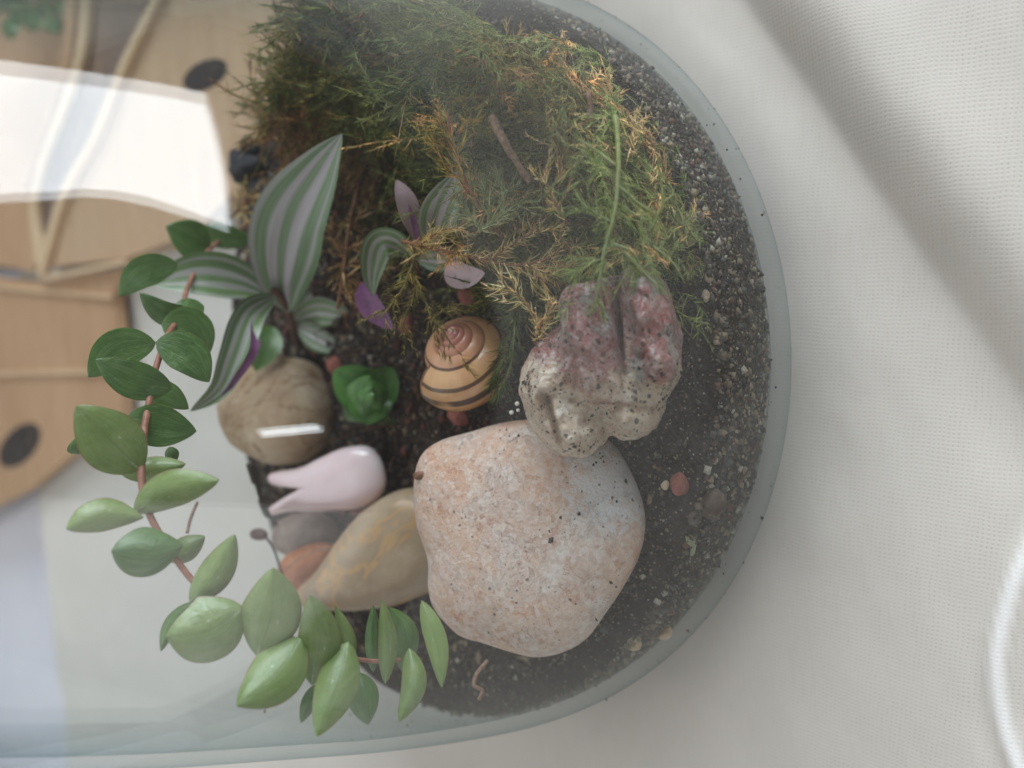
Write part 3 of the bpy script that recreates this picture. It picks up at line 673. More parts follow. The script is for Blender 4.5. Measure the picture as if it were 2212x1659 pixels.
stone('lichen_flake', [(1482, 1158), (1490, 1168), (1502, 1162), (1506, 1178), (1500, 1196), (1490, 1200), (1492, 1182), (1484, 1172)], sdepth(1495, 1180, .08), .04, M['lichen'], 'flat pale green lichen flake on the soil near the jar wall', 'lichen', N=30, Mr=8, amp=.03, fs=5)
# dark charcoal lumps at the back
for u, v, a, b, lab in [(528, 362, 34, 36, 'large dark charcoal lump at the back edge of the soil'), (562, 412, 26, 22, 'dark charcoal lump right under the large charcoal lump'),
                        (545, 318, 20, 18, 'dark charcoal lump just above the large charcoal lump'), (576, 268, 20, 16, 'small dark charcoal lump highest up by the moss'), (598, 335, 22, 20, 'dark charcoal lump half hidden under the moss')]:
    dd = 26.2; stone('charcoal_lump', ell(u, v, a, b, 20, 7), dd, a*dd/F*.8, M['charcoal'], lab, 'charcoal', N=36, Mr=18, amp=.2, fs=1.6, seed=u*.1)
stone('seed_husk', [(893, 1026), (902, 1018), (915, 1018), (922, 1026), (918, 1035), (905, 1037), (897, 1034)], 18.7, .07, M['seed'], 'tiny curled brown seed husk on the edge of the large pebble', 'seed husk', N=24, Mr=12, amp=.02, fs=5)
for u, v, r, lab in [(1117, 872, 5, 'tiny white bead, topmost of three by the lumpy rock'), (1119, 886, 4, 'tiny white bead, middle one of three by the lumpy rock'), (1105, 891, 5, 'tiny white bead, leftmost of three by the lumpy rock')]:
    stone('white_bead', ell(u, v, r, r), 17.3, r*17.3/F, M['pearl'], lab, 'bead', N=12, Mr=8, amp=0.0, pw=1)

# ================================================================= SNAIL SHELL
def snail():
    ax = unit(BK*.76+(-CX)*.28+CY*.56)                # apex direction: towards the lens and to the picture's top
    e1 = unit(np.cross(ax, CX)); e2 = np.cross(ax, e1)
    body = P(1012, 785, 19.6); turns = 5.3; w_ = 1.52; n, m_ = 300, 30
    v, uv = [], []; T0 = .80
    for i in range(n+1):
        th = turns*i/n; s_ = w_**(th-turns); a = 2*math.pi*th+2.2
        Rr = .58*s_; hh = -1.42*(s_-1)              # height above the body centre
        cdir = e1*math.cos(a)-e2*math.sin(a); cen = body+cdir*Rr*1.0+ax*hh
        for j in range(m_):
            b = 2*math.pi*j/m_; rad = T0*s_
            v.append(cen+cdir*math.cos(b)*rad*1.02+ax*math.sin(b)*rad*.98); uv.append((i/n, 0.0))
    # v coordinate: 0 at the suture on the apex side, growing outwards and down
    vv_ = []
    for i in range(n+1):
        for j in range(m_):
            b = 2*math.pi*j/m_; q = ((math.pi*.72-b) % (2*math.pi))/(2*math.pi); vv_.append((i/n, q*1.35))
    f = grid_faces(n+1, m_, wrap_m=True)
    c0 = len(v); v.append(np.mean(v[:m_], axis=0)); vv_.append((0, .2)); f += [((j+1) % m_, j, c0) for j in range(m_)]
    root = mesh_obj('snail_shell', v, f, M['shell'], uv=vv_)
    tag(root, 'orange-brown snail shell with dark bands lying beside the lumpy rock', 'snail shell')
    # aperture lip
    lv = []; last = np.array(v[n*m_:(n+1)*m_]); cen = last.mean(0)
    for k_ in range(3):
        for j in range(m_): lv.append(cen+(last[j]-cen)*(1.0+.04*k_-.02*k_*k_)+unit(np.cross(ax, cen-body))*(-.04*k_))
    mesh_obj('lip', lv, grid_faces(3, m_, wrap_m=True), M['seed'], parent=root)
snail()

# ================================================================= LEAVES AND STEMS
def tube(path, rad, seg=10):
    path = np.asarray(path, float); n = len(path); rad = np.broadcast_to(np.asarray(rad, float), (n,)); T = np.gradient(path, axis=0); v = []
    up = unit(np.cross(T[0], BK+.01))
    for i in range(n):
        t = unit(T[i]); a = unit(up-t*(up@t)); b = np.cross(t, a); up = a
        for j in range(seg):
            q = 2*math.pi*j/seg; v.append(path[i]+(a*math.cos(q)+b*math.sin(q))*rad[i])
    f = grid_faces(n, seg, wrap_m=True); c = len(v); v += [path[0], path[-1]]
    f += [((j+1) % seg, j, c) for j in range(seg)]+[((n-1)*seg+j, (n-1)*seg+(j+1) % seg, c+1) for j in range(seg)]
    return v, f
def leaf(name, pts, width, mats, parent=None, roll=0.0, cup=.25, thick=.07, arch=0.0, blunt=.78, peak=.45, na=22, nc=11, wave=0.0):
    """pts: (u, v, depth) from base to tip; width in pixels at its widest; roll turns the blade about its own axis"""
    path = crom(np.array([P(*q) for q in pts]), 8); L = np.r_[0, np.cumsum(np.linalg.norm(np.diff(path, axis=0), axis=1))]; L /= L[-1]
    ts_ = np.linspace(0, 1, na); path = np.stack([np.interp(ts_, L, path[:, k]) for k in range(3)], -1)
    dm = np.mean([q[2] for q in pts]); wc = width*dm/F/2; T = np.gradient(path, axis=0); v, uv = [], []
    ex_ = math.log(.5)/math.log(peak)
    for side in (1, -1):
        for i in range(na):
            t = ts_[i]; wd = wc*max(0.0, math.sin(math.pi*(t**ex_)))**blunt
            tg = unit(T[i]); toc = unit(CAM-path[i]); sd = unit(np.cross(toc, tg)); nn = np.cross(tg, sd)
            rl = math.radians(roll); sd2 = sd*math.cos(rl)+nn*math.sin(rl); nn2 = nn*math.cos(rl)-sd*math.sin(rl)
            for j in range(nc):
                x = -1+2*j/(nc-1); th = thick*(1-abs(x)**2.2)*min(1, math.sin(math.pi*min(.98, max(.02, t)))**.5)
                q = path[i]+sd2*wd*x+nn2*(cup*wd*x*x+arch*math.sin(math.pi*t)+side*th*.5+wave*wd*math.sin(t*9+x*2)*.3*x)
                v.append(q); uv.append((j/(nc-1), t))
    n_ = na*nc; f = grid_faces(na, nc)+[tuple(reversed(q)) for q in grid_faces(na, nc, off=n_)]
    mi = [0]*((na-1)*(nc-1))+[1]*((na-1)*(nc-1))
    return mesh_obj(name, v, f, mats, parent=parent, uv=uv, mi=mi)

# --- trailing plant
tp = empty('trailing_plant', P(545, 478, 27.0)); tag(tp, 'trailing succulent vine with paired oval green leaves arching round the left of the jar', 'trailing plant')
sk = [(548, 476, 27), (500, 500, 25.4), (440, 545, 23), (400, 620, 20.8), (385, 680, 19.2), (360, 715, 18.2), (343, 755, 17.4), (325, 810, 16.8), (318, 850, 16.4), (308, 905, 16.0), (300, 960, 15.7), (297, 1020, 15.4), (302, 1075, 15.2),
      (322, 1130, 15.1), (368, 1205, 15.0), (412, 1262, 15.0), (470, 1310, 15.0), (555, 1352, 15.1), (650, 1395, 15.3), (740, 1425, 15.7), (830, 1435, 16.3), (880, 1425, 16.8)]
v, f = tube(crom(np.array([P(*q) for q in sk]), 6), np.interp(np.linspace(0, 1, (len(sk)-1)*6+1), [0, .5, 1], [.06, .075, .04])); v = [q-BK*.16 for q in v]; mesh_obj('stem', v, f, M['stem'], parent=tp)
A, B_ = [M['succ'], M['succ_under']], [M['succ_dark'], M['succ_under']]
def L(b, t, w, d0, d1, mats=A, mid=None, **k):
    pts = [(*b, d0)]+([(*mid, (d0+d1)/2)] if mid else [((b[0]+t[0])/2, (b[1]+t[1])/2, (d0+d1)/2)])+[(*t, d1)]
    if b[1] > 1000 and 'cup' not in k: k['cup'] = -.24
    return leaf('leaf', pts, w*1.1, mats, parent=tp, cup=k.pop('cup', .34), thick=k.pop('thick', .24), **k)
L((420, 500), (552, 522), 48, 24.0, 25.0, B_); L((452, 545), (358, 488), 80, 23.6, 22.6, B_, roll=20)
L((384, 570), (256, 640), 62, 20.8, 19.8, B_, mid=(310, 588)); L((430, 683), (301, 632), 52, 19.4, 18.6, B_, mid=(360, 675), roll=-20)
L((440, 660), (362, 690), 50, 19.6, 19.0, B_, roll=15)
L((348, 700), (452, 766), 84, 18.7, 19.2, B_, mid=(410, 712)); L((337, 740), (190, 815), 78, 17.6, 17.0, B_, mid=(255, 755), cup=.3)
L((337, 738), (452, 826), 78, 17.2, 17.4, B_, mid=(405, 765)); L((372, 838), (206, 776), 76, 16.7, 16.0, B_, mid=(290, 818), roll=-10)
L((290, 843), (408, 884), 52, 17.0, 17.4, B_, mid=(355, 850)); L((272, 902), (425, 932), 84, 16.2, 16.6, B_, mid=(345, 918), roll=8)
L((172, 980), (165, 945), 40, 16.4, 16.2, B_); L((306, 1016), (164, 876), 116, 15.6, 14.9, A, mid=(238, 950), cup=.15)
L((262, 1025), (402, 1002), 50, 16.0, 16.2, A); L((366, 965), (378, 1000), 26, 17, 17, B_)
L((288, 1108), (474, 1037), 76, 15.2, 15.0, A, mid=(370, 1058), roll=8); L((312, 1118), (142, 1143), 66, 15.1, 14.4, A, mid=(220, 1112), peak=.55)
L((396, 1178), (240, 1190), 98, 15.1, 14.5, B_, mid=(315, 1192), peak=.55, blunt=.7); L((362, 1212), (443, 1158), 50, 15.4, 15.6, A)
L((410, 1302), (508, 1154), 66, 15.0, 15.2, A, mid=(468, 1235)); L((416, 1300), (347, 1408), 32, 15.3, 15.0, B_, mid=(370, 1350))
L((526, 1310), (358, 1374), 132, 15.0, 14.4, A, mid=(445, 1362), peak=.48, blunt=.75, roll=-8)
L((556, 1418), (590, 1226), 118, 15.1, 14.7, A, mid=(586, 1325), blunt=.8); L((652, 1376), (511, 1526), 108, 15.2, 14.2, A, mid=(590, 1462), blunt=.8, roll=6)
L((674, 1480), (670, 1285), 84, 15.5, 14.9, A, mid=(690, 1380)); L((735, 1485), (724, 1308), 42, 15.9, 15.5, A, mid=(752, 1390), roll=25)
L((752, 1385), (684, 1592), 84, 15.6, 14.6, A, mid=(728, 1480)); L((832, 1477), (826, 1296), 38, 16.0, 15.7, A, mid=(838, 1385))
L((806, 1452), (806, 1306), 32, 16.8, 16.6, B_); L((868, 1450), (840, 1311), 52, 16.9, 16.5, B_, mid=(876, 1370))
L((884, 1400), (862, 1560), 50, 16.5, 15.8, A, mid=(894, 1480)); L((911, 1297), (955, 1486), 44, 16.8, 16.4, A, mid=(944, 1390), cup=.1)
L((775, 1452), (795, 1566), 62, 16.4, 16.0, B_); L((682, 1478), (650, 1562), 30, 15.8, 15.4, B_)

# --- large striped plant
lp = empty('striped_plant', P(625, 690, 26.0)); tag(lp, 'large plant with green and pale violet striped leaves in front of the moss', 'striped plant')
SA = [M['stripe'], M['purple']]; SB = [M['stripe2'], M['purple']]
v, f = tube(crom(np.array([P(*q) for q in [(645, 745, 26.4), (632, 705, 25.4), (622, 670, 24.3), (605, 640, 23.4), (592, 628, 22.8)]]), 5), .12); mesh_obj('stem', v, f, M['dstem'], parent=lp)
def SLf(par, pts, w, mats=SA, **k): return leaf('leaf', pts, w, mats, parent=par, thick=.03, na=34, nc=17, cup=k.pop('cup', .3), **k)
SLf(lp, [(622, 676, 24.2), (590, 590, 23.5), (572, 500, 22.6), (640, 400, 21.8), (742, 288, 21.2)][0:1]+[(612, 600, 22.9), (632, 480, 21.4), (690, 370, 20.4), (740, 288, 19.8)], 158, SA, peak=.50, blunt=.85, roll=-12, cup=.35)
SLf(lp, [(590, 642, 23.4), (520, 607, 22.6), (430, 594, 21.8), (326, 612, 21.4)], 98, SB, peak=.52, blunt=.8, roll=12)
SLf(lp, [(592, 640, 22.8), (535, 680, 21.6), (500, 770, 21.0), (470, 840, 20.7), (410, 889, 20.4)], 74, SB, peak=.45, blunt=.75, roll=-20, cup=.5)
SLf(lp, [(572, 648, 22.5), (552, 700, 21.7), (545, 760, 21.1), (500, 830, 20.8), (470, 862, 20.7)], 24, [M['purple'], M['purple']], roll=-30)
SLf(lp, [(636, 690, 25.4), (690, 672, 24.8), (775, 690, 24.4)], 66, SB, roll=15); SLf(lp, [(640, 705, 25.6), (690, 730, 25.0), (752, 762, 24.8)], 58, SA, roll=30)
SLf(lp, [(590, 705, 25.0), (570, 750, 24.6), (553, 802, 24.4)], 72, [M['succ_dark'], M['succ_under']]); SLf(lp, [(600, 650, 23.8), (570, 650, 23.6), (530, 690, 23.6)], 44, [M['purple'], M['purple']], roll=20)
SLf(lp, [(570, 640, 24.2), (562, 605, 24.0), (560, 580, 24.0)], 30, [M['pinkleaf'], M['purple']])
SLf(lp, [(628, 690, 25.6), (662, 640, 25.4), (700, 610, 25.6)], 46, SB)

# --- small striped plant
sp2 = empty('striped_plant', P(895, 575, 21.5)); tag(sp2, 'small striped plant with curled purple-backed leaves half covered by mossy twigs', 'striped plant')
v, f = tube(crom(np.array([P(*q) for q in [(905, 615, 22), (898, 580, 21.2), (892, 540, 20.6)]]), 5), .09); mesh_obj('stem', v, f, M['dstem'], parent=sp2)
SLf(sp2, [(902, 530, 19.4), (888, 480, 19.0), (872, 430, 18.7), (856, 388, 18.6)], 54, [M['pinkleaf'], M['purple']], roll=30, peak=.6)
SLf(sp2, [(905, 535, 19.2), (897, 490, 18.8), (882, 440, 18.6)], 14, [M['purple'], M['purple']])
SLf(sp2, [(930, 525, 19.0), (950, 450, 18.2), (988, 370, 17.6)], 84, SA, roll=10)
SLf(sp2, [(892, 552, 20.4), (845, 520, 20.0), (812, 530, 20.0), (800, 590, 20.2), (806, 640, 20.3)], 66, [M['stripe2'], M['purple']], roll=-15, cup=.5)
SLf(sp2, [(800, 600, 20.4), (795, 650, 20.4), (850, 712, 20.4)], 52, [M['purple'], M['stripe2']], roll=15)
SLf(sp2, [(962, 580, 19.4), (1000, 596, 19.0), (1048, 590, 18.8)], 58, [M['pinkleaf'], M['purple']])
SLf(sp2, [(900, 560, 20.8), (960, 560, 20.6), (1020, 540, 20.4)], 56, SA, roll=-10)

# --- little green rosette
ro = empty('green_rosette', P(800, 855, 23.4)); tag(ro, 'small bright green succulent rosette between the pebbles and snail shell', 'succulent')
RM = [M['rosette'], M['rosette']]; RD = [M['succ_dark'], M['succ_dark']]
for b, t, w, d0, d1, mt in [((815, 868), (720, 800), 100, 23.1, 22.6, RM), ((795, 870), (850, 794), 92, 23.1, 22.8, RM), ((800, 845), (792, 918), 98, 23.1, 22.7, RM), ((790, 850), (878, 868), 88, 23.5, 23.2, RD),
                            ((800, 850), (748, 908), 70, 23.4, 23.2, RD), ((795, 845), (862, 912), 84, 23.4, 23.2, RD)]:
    leaf('leaf', [(*b, d0), ((b[0]+t[0])/2, (b[1]+t[1])/2, (d0+d1)/2-.1), (*t, d1)], w, mt, parent=ro, cup=.3, thick=.12, blunt=.7)
for b, t, w, d0, d1 in [((778, 900), (800, 812), 88, 22.7, 22.1), ((822, 885), (800, 822), 60, 22.5, 22.0), ((775, 885), (805, 835), 48, 22.2, 21.8), ((790, 878), (808, 848), 34, 21.9, 21.6)]:
    leaf('leaf', [(*b, d0), ((b[0]+t[0])/2, (b[1]+t[1])/2, (d0+d1)/2-.15), (*t, d1)], w, RM, parent=ro, cup=-.5, thick=.1, blunt=.55)

# --- thin dark bud stalk and dry root bits
def thing_tube(name, pts, rad, mat, label, cat):
    v, f = tube(crom(np.array([P(*q) for q in pts]), 5), rad); o = mesh_obj(name, v, f, mat); tag(o, label, cat); return o
bs = thing_tube('bud_stalk', [(620, 1290, 23.8), (610, 1248, 23.4), (600, 1210, 23.2), (588, 1180, 23.0), (574, 1160, 22.8)], .035, M['dark'], 'thin dark stalk ending in a dark red bud behind the trailing leaves', 'bud stalk')
v, f, _ = inflate(ell(559, 1155, 19, 13, 10), 22.8, .17, N=24, Mr=12, amp=.02); mesh_obj('bud', v, f, M['bud'], parent=bs)
v, f = tube(crom(np.array([P(*q) for q in [(610, 1235, 23.4), (640, 1212, 23.2), (680, 1190, 23.2), (716, 1188, 23.4)]]), 5), .02); mesh_obj('side_shoot', v, f, M['twig'], parent=bs)
thing_tube('wilted_strand', [(540, 1002, 22.4), (552, 1040, 22.6), (562, 1075, 22.7), (578, 1112, 22.8), (600, 1134, 23.0)], [.12]*6+[.05]*5+[.10]*5+[.045]*5, M['dark'], 'dark wilted strand left of the rose quartz charm', 'wilted strand')
thing_tube('dry_root', [(1052, 1428, 17.0), (1030, 1455, 16.6), (1024, 1480, 16.4), (1042, 1492, 16.3), (1034, 1512, 16.2)], .045, M['twig'], 'pale curled root pressed against the glass below the large pebble', 'root')
thing_tube('dry_grass_stem', [(426, 1085, 20), (412, 1120, 19.6), (404, 1152, 19.4)], .04, M['twig'], 'thin dry stem upright between the trailing leaves', 'dry stem')

# ================================================================= MOSS
def blades(base, dirn, length, width, curl, colr, acc):
    """three-sided tapering, curving blades, all at once"""
    n = len(base); dirn = dirn/np.linalg.norm(dirn, axis=1)[:, None]
    a = np.cross(dirn, RG.normal(size=(n, 3))); a /= np.linalg.norm(a, axis=1)[:, None]+1e-9; b = np.cross(dirn, a)
    p1 = base+dirn*(length*.5)[:, None]+curl*.15; p2 = base+dirn*length[:, None]+curl*.55
    V_ = np.zeros((n, 7, 3))
    for k in range(3):
        q = 2*math.pi*k/3; o = a*math.cos(q)+b*math.sin(q); V_[:, k] = base+o*width[:, None]*.6; V_[:, 3+k] = p1+o*width[:, None]*.5
    V_[:, 6] = p2
    Fc = np.array([(0, 1, 4), (0, 4, 3), (1, 2, 5), (1, 5, 4), (2, 0, 3), (2, 3, 5), (3, 4, 6), (4, 5, 6), (5, 3, 6)])
    off = acc['n']+7*np.arange(n); acc['v'].append(V_.reshape(-1, 3)); acc['f'].append((Fc[None]+off[:, None, None]).reshape(-1, 3))
    acc['c'].append(np.repeat(colr, 7, axis=0)); acc['n'] += 7*n
def frond(path, n, ln, wid, cols, acc, ang=50, flat=None, jit=.3, bias=None, curlk=.5, stemw=0.0):
    """leaflets set round a stem path (cm)"""
    path = np.asarray(path, float); Lq = np.r_[0, np.cumsum(np.linalg.norm(np.diff(path, axis=0), axis=1))]; Lq /= Lq[-1]
    t = np.sort(RG.uniform(0, 1, n)); pos = np.stack([np.interp(t, Lq, path[:, k]) for k in range(3)], -1)
    T = np.gradient(path, axis=0); tg = np.stack([np.interp(t, Lq, T[:, k]) for k in range(3)], -1); tg /= np.linalg.norm(tg, axis=1)[:, None]
    r = RG.normal(size=(n, 3)); 
    if flat is not None: r = r*jit+np.outer(RG.choice([-1, 1], n), flat)
    r -= tg*(r*tg).sum(1)[:, None]; r /= np.linalg.norm(r, axis=1)[:, None]
    A_ = np.radians(ang+RG.normal(size=(n, 1))*17); d = tg*np.cos(A_)+r*np.sin(A_)+RG.normal(size=(n, 3))*.24
    if bias is not None: d = d+np.asarray(bias)*.6
    l = ln*(.3+1.0*RG.random(n)**1.3)*np.clip(1.25-.8*t, .3, 1)*(.6+.8*np.abs(np.sin(t*9+RG.uniform(0, 6)))); w_ = np.full(n, wid)*(.7+.6*RG.random(n))
    ci = np.array(cols)[RG.integers(0, len(cols), n)]*(.95+.6*RG.random((n, 1)))
    blades(pos, d, l, w_, (tg*(curlk*RG.uniform(.2, 1.8, (n, 1)))+RG.normal(size=(n, 3))*.35)*l[:, None], ci, acc)
    if stemw:
        k = len(path); blades(path[:-1], path[1:]-path[:-1], np.linalg.norm(path[1:]-path[:-1], axis=1)*1.6, np.full(k-1, stemw), np.zeros((k-1, 3)), np.repeat([np.array(cols[0])*.7], k-1, 0), acc)
def new_acc(): return dict(v=[], f=[], c=[], n=0)
def acc_obj(name, acc, mat, parent=None, origin=None):
    va = np.vstack(acc['v']); Q = INN[20:]; lim = np.interp(va[:, 2], Q[:, 1], Q[:, 0])-.07; rr = np.hypot(va[:, 0], va[:, 1])   # nothing pokes through the wall
    k = np.minimum(1, lim/np.maximum(rr, 1e-6)); va[:, 0] *= k; va[:, 1] *= k
    return mesh_obj(name, va, np.vstack(acc['f']), mat, parent=parent, col=np.vstack(acc['c']), smooth=False, origin=origin)
GREEN = [rgb(92, 102, 48), rgb(76, 88, 40), rgb(112, 118, 62), rgb(126, 130, 76)]
OLIVE = [rgb(104, 96, 42), rgb(124, 112, 54), rgb(88, 80, 36), rgb(140, 124, 66)]
BROWN = [rgb(128, 96, 60), rgb(150, 116, 74), rgb(106, 76, 48), rgb(168, 136, 92)]
TAN = [rgb(190, 164, 118), rgb(206, 182, 138), rgb(166, 138, 94), rgb(162, 150, 88)]
LIME = [rgb(98, 112, 52), rgb(118, 128, 68), rgb(84, 98, 46), rgb(136, 140, 84)]
acc = new_acc()
def moss_base(x, y):
    r = math.hypot(x, y); return soil_z(x, y)+.9*max(0, min(1, (x-2.2)/3.5))+1.5*max(0, min(1, (r-6.0)/3))*max(0, min(1, (x-2.5)/3))

MP = [(585, -300), (1150, -300), (1340, 40), (1490, 220), (1540, 400), (1500, 540), (1440, 620), (1380, 560), (1200, 610), (1130, 700), (1085, 620), (1040, 500), (940, 430), (860, 520), (770, 600), (690, 560), (690, 420), (600, 350), (560, 300), (540, 200), (600, 120)]
def topix(p):
    d = p-CAM; zz = -(d@BK); return W/2+F*(d@CX)/zz, H/2-F*(d@CY)/zz
def inpoly(x, y, poly):
    c = False; n = len(poly)
    for i in range(n):
        (x0, y0), (x1, y1) = poly[i], poly[i-1]
        if (y0 > y) != (y1 > y) and x < (x1-x0)*(y-y0)/(y1-y0)+x0: c = not c
    return c
cnt = 0
while cnt < 3000:
    x, y = RG.uniform(-1.5, 9.6), RG.uniform(-9.6, 9.0); r = math.hypot(x, y)
    if r > 9.6: continue
    zb = moss_base(x, y)+RG.uniform(-.4, .25)
    u_, v_ = topix(np.array([x, y, zb]))
    if u_ < 930: zb -= .7
    if not inpoly(u_+RG.normal()*16, v_+RG.normal()*16, MP): continue
    if u_ < 930 and v_ > 300:
        zb -= .6
        if RG.random() < .55: continue
    if 930 < u_ < 1500 and 190 < v_ < 430 and nz((u_*.006, v_*.009, 2), 1) > .16: continue
    cnt += 1
    lim = inner_r(zb)-.1
    if r > lim: x *= lim/r; y *= lim/r
    d = unit(np.array([RG.normal()*.7-.15, RG.normal()*.7-.3, abs(RG.normal())*.5+.3])); ln = RG.uniform(.5, 1.5)
    c1 = np.cross(d, RG.normal(size=3))*.6
    path = np.array([np.array([x, y, zb])+d*ln*t+c1*ln*t*t*.8 for t in (0, .25, .5, .75, 1)])
    rr = np.hypot(path[:, 0], path[:, 1]); lm = np.array([inner_r(q) for q in path[:, 2]])-.05; sc_ = np.minimum(1, lm/np.maximum(rr, 1e-6)); path[:, 0] *= sc_; path[:, 1] *= sc_
    pn = nz((x*.35, y*.35, 1), 1, 3)+.06*(y+1)+RG.normal()*.16
    colset = BROWN if pn > .24 else OLIVE if pn > .0 else GREEN if RG.random() < .8 else OLIVE
    if RG.random() < .06: colset = [(c_[0]*.5, c_[1]*.5, c_[2]*.5) for c_ in TAN]
    frond(path, int(14+ln*12), RG.uniform(.26, .5), .022, [np.array(c)*RG.uniform(1.2, 2.1) for c in colset], acc, ang=44, curlk=.7, stemw=.03)
# longer, branching, lighter fronds on top of the heap
nb = 0
while nb < 150:
    u0, v0 = RG.uniform(880, 1500), RG.uniform(20, 610)
    if not inpoly(u0, v0, MP): continue
    if RG.random() < .35 and v0 < 260: continue
    nb += 1
    dd = sdepth(u0, v0, .5+RG.uniform(0, .9)); p0 = P(u0, v0, dd); dr = unit(CY*RG.normal(.25, .7)+CX*RG.normal(.1, .6)+BK*RG.uniform(0, .5)); ln = RG.uniform(1.1, 2.4)
    c1 = np.cross(dr, RG.normal(size=3))*.5; st = np.array([p0+dr*ln*t+c1*ln*t*t for t in np.linspace(0, 1, 8)])
    rr = np.hypot(st[:, 0], st[:, 1]); lm = np.array([inner_r(q) for q in st[:, 2]])-.08; sc_ = np.minimum(1, lm/np.maximum(rr, 1e-6)); st[:, 0] *= sc_; st[:, 1] *= sc_
    kk = RG.random(); cs_ = LIME if kk < .35 else TAN if kk < .55 else [rgb(122, 126, 76), rgb(140, 140, 92), rgb(106, 112, 62)] if kk < .85 else BROWN
    cs_ = [np.array(c)*RG.uniform(1.35, 2.4) for c in cs_]
    frond(st, int(26*ln), .26, .019, cs_, acc, ang=46, curlk=.9, stemw=.024)
    for _ in range(RG.integers(2, 7)):
        i_ = RG.integers(1, 7); q0 = st[i_]; d2 = unit(unit(st[i_]-st[i_-1])+np.cross(unit(st[i_]-st[i_-1]), RG.normal(size=3))*.8); l2 = ln*RG.uniform(.25, .5)
        s2 = np.array([q0+d2*l2*t+c1*l2*t*t*.6 for t in np.linspace(0, 1, 5)]); frond(s2, int(24*l2)+4, .22, .017, cs_, acc, ang=44, curlk=.9, stemw=.016)
mo = acc_obj('moss', acc, M['moss'], origin=np.zeros(3)); tag(mo, 'dense green and brown feathery moss heaped against the right-hand glass', 'moss', kind='stuff')

fa_ = new_acc()
for _ in range(260):
    u0, v0 = RG.uniform(640, 1000), RG.uniform(560, 1000); p0 = P(u0, v0, sdepth(u0, v0, .12)); a = RG.uniform(0, 6.28); dd_ = np.array([math.cos(a), math.sin(a), RG.normal()*.25]); l_ = RG.uniform(.3, 1.1); c1 = np.cross(dd_, RG.normal(size=3))*.5
    st = np.array([p0+dd_*l_*t+c1*l_*t*t for t in np.linspace(0, 1, 5)]); k = 4; cc_ = np.array([rgb(112, 76, 52), rgb(84, 56, 40), rgb(136, 100, 70), rgb(60, 40, 30)][RG.integers(4)])
    blades(st[:-1], st[1:]-st[:-1], np.linalg.norm(st[1:]-st[:-1], axis=1)*1.5, np.full(k, RG.uniform(.015, .045)), np.zeros((k, 3)), np.repeat([cc_], k, 0), fa_)
tag(acc_obj('root_fibres', fa_, M['moss'], origin=np.zeros(3)), 'brown root fibres and bark shreds matted on the soil between the plants', 'root fibres', kind='stuff')
def sprig(label, stems, stemw, stemmat, specs, cat='moss sprig', gain=1.5):
    """stems: pixel paths (first is the main one); specs: (stem index, count, leaflet cm, width, colours, angle, bias)"""
    paths = [crom(np.array([P(*q) for q in s_]), 6) for s_ in stems]; root = empty('moss_sprig', paths[0][0]); tag(root, label, cat)
    for i, p_ in enumerate(paths):
        w0 = stemw*(1 if i == 0 else .6); v, f = tube(p_, np.linspace(w0, w0*.45, len(p_)), 7)
        v = [q+.012*np.array([nz(q, 7, 1), nz(q, 7, 5), nz(q, 7, 9)]) for q in v]; mesh_obj('stem', v, f, stemmat, parent=root)
    ac = new_acc()
    for i, n, ln, wd, cols, ang, flat in specs:
        for st_ in ([i] if i is not None else range(len(paths))): frond(paths[st_], int(n*1.2), ln*1.12, wd*1.3, [np.minimum(.8, np.array(c_)*gain) for c_ in cols], ac, ang=ang, flat=(CX if flat else None), jit=.45, curlk=.75)
    for p_ in paths:                                    # short curling side shoots
        for _ in range(max(2, len(p_)//3)):
            i_ = RG.integers(1, len(p_)-1); tg_ = unit(p_[i_+1]-p_[i_-1]); sd_ = unit(np.cross(tg_, BK)*RG.choice([-1, 1])+tg_*.8+RG.normal(size=3)*.3); l_ = RG.uniform(.25, .6)
            sp_p = np.array([p_[i_]+sd_*l_*t+tg_*l_*.5*t*t for t in np.linspace(0, 1, 5)]); frond(sp_p, 12, .20, specs[0][3]*1.1, [np.minimum(.8, np.array(c_)*gain) for c_ in specs[0][4]], ac, ang=42, curlk=.9, stemw=.016)
    lf = acc_obj('leaflet', ac, M['moss'], parent=root); lf['kind'] = 'stuff'
    return root
MG = mat_plain('green_moss_stem', (140, 144, 98), .7, (104, 116, 64), 8); MO = mat_plain('olive_moss_stem', (128, 116, 62), .7, (92, 78, 44), 8); MB = mat_plain('brown_moss_stem', (142, 100, 66), .8, (102, 68, 46), 8)
sprig('golden brown moss sprig with a reddish tip pointing up above the small striped plant',
      [[(1035, 448, 16.6), (1010, 400, 16.3), (990, 350, 16.1), (975, 300, 16.0), (965, 243, 15.9)], [(1015, 420, 16.4), (975, 370, 16.2), (945, 330, 16.1), (935, 295, 16.1)], [(1000, 370, 16.2), (972, 300, 16.1), (945, 260, 16.0)], [(985, 290, 16.1), (1000, 275, 16), (1025, 262, 16)]],
      .045, MB, [(None, 55, .24, .016, OLIVE+[rgb(150, 112, 56)], 26, False), (0, 50, .26, .016, [rgb(142, 88, 56), rgb(124, 104, 48)], 24, False)], gain=2.3)
sprig('tan frilly moss sprig lying across the middle, left of the green sprig',
      [[(868, 520, 18.6), (920, 535, 18.2), (975, 545, 17.8), (1040, 560, 17.4), (1110, 572, 17.1), (1180, 560, 16.8), (1235, 520, 16.7)], [(905, 532, 18.2), (950, 500, 18), (1000, 492, 17.8)], [(1060, 560, 17.2), (1120, 520, 17), (1170, 500, 16.9), (1225, 490, 16.8)], [(1130, 570, 17), (1190, 590, 16.8), (1240, 570, 16.8)]],
      .05, MB, [(None, 110, .26, .017, TAN, 55, False), (0, 90, .22, .016, BROWN+TAN, 62, False)])
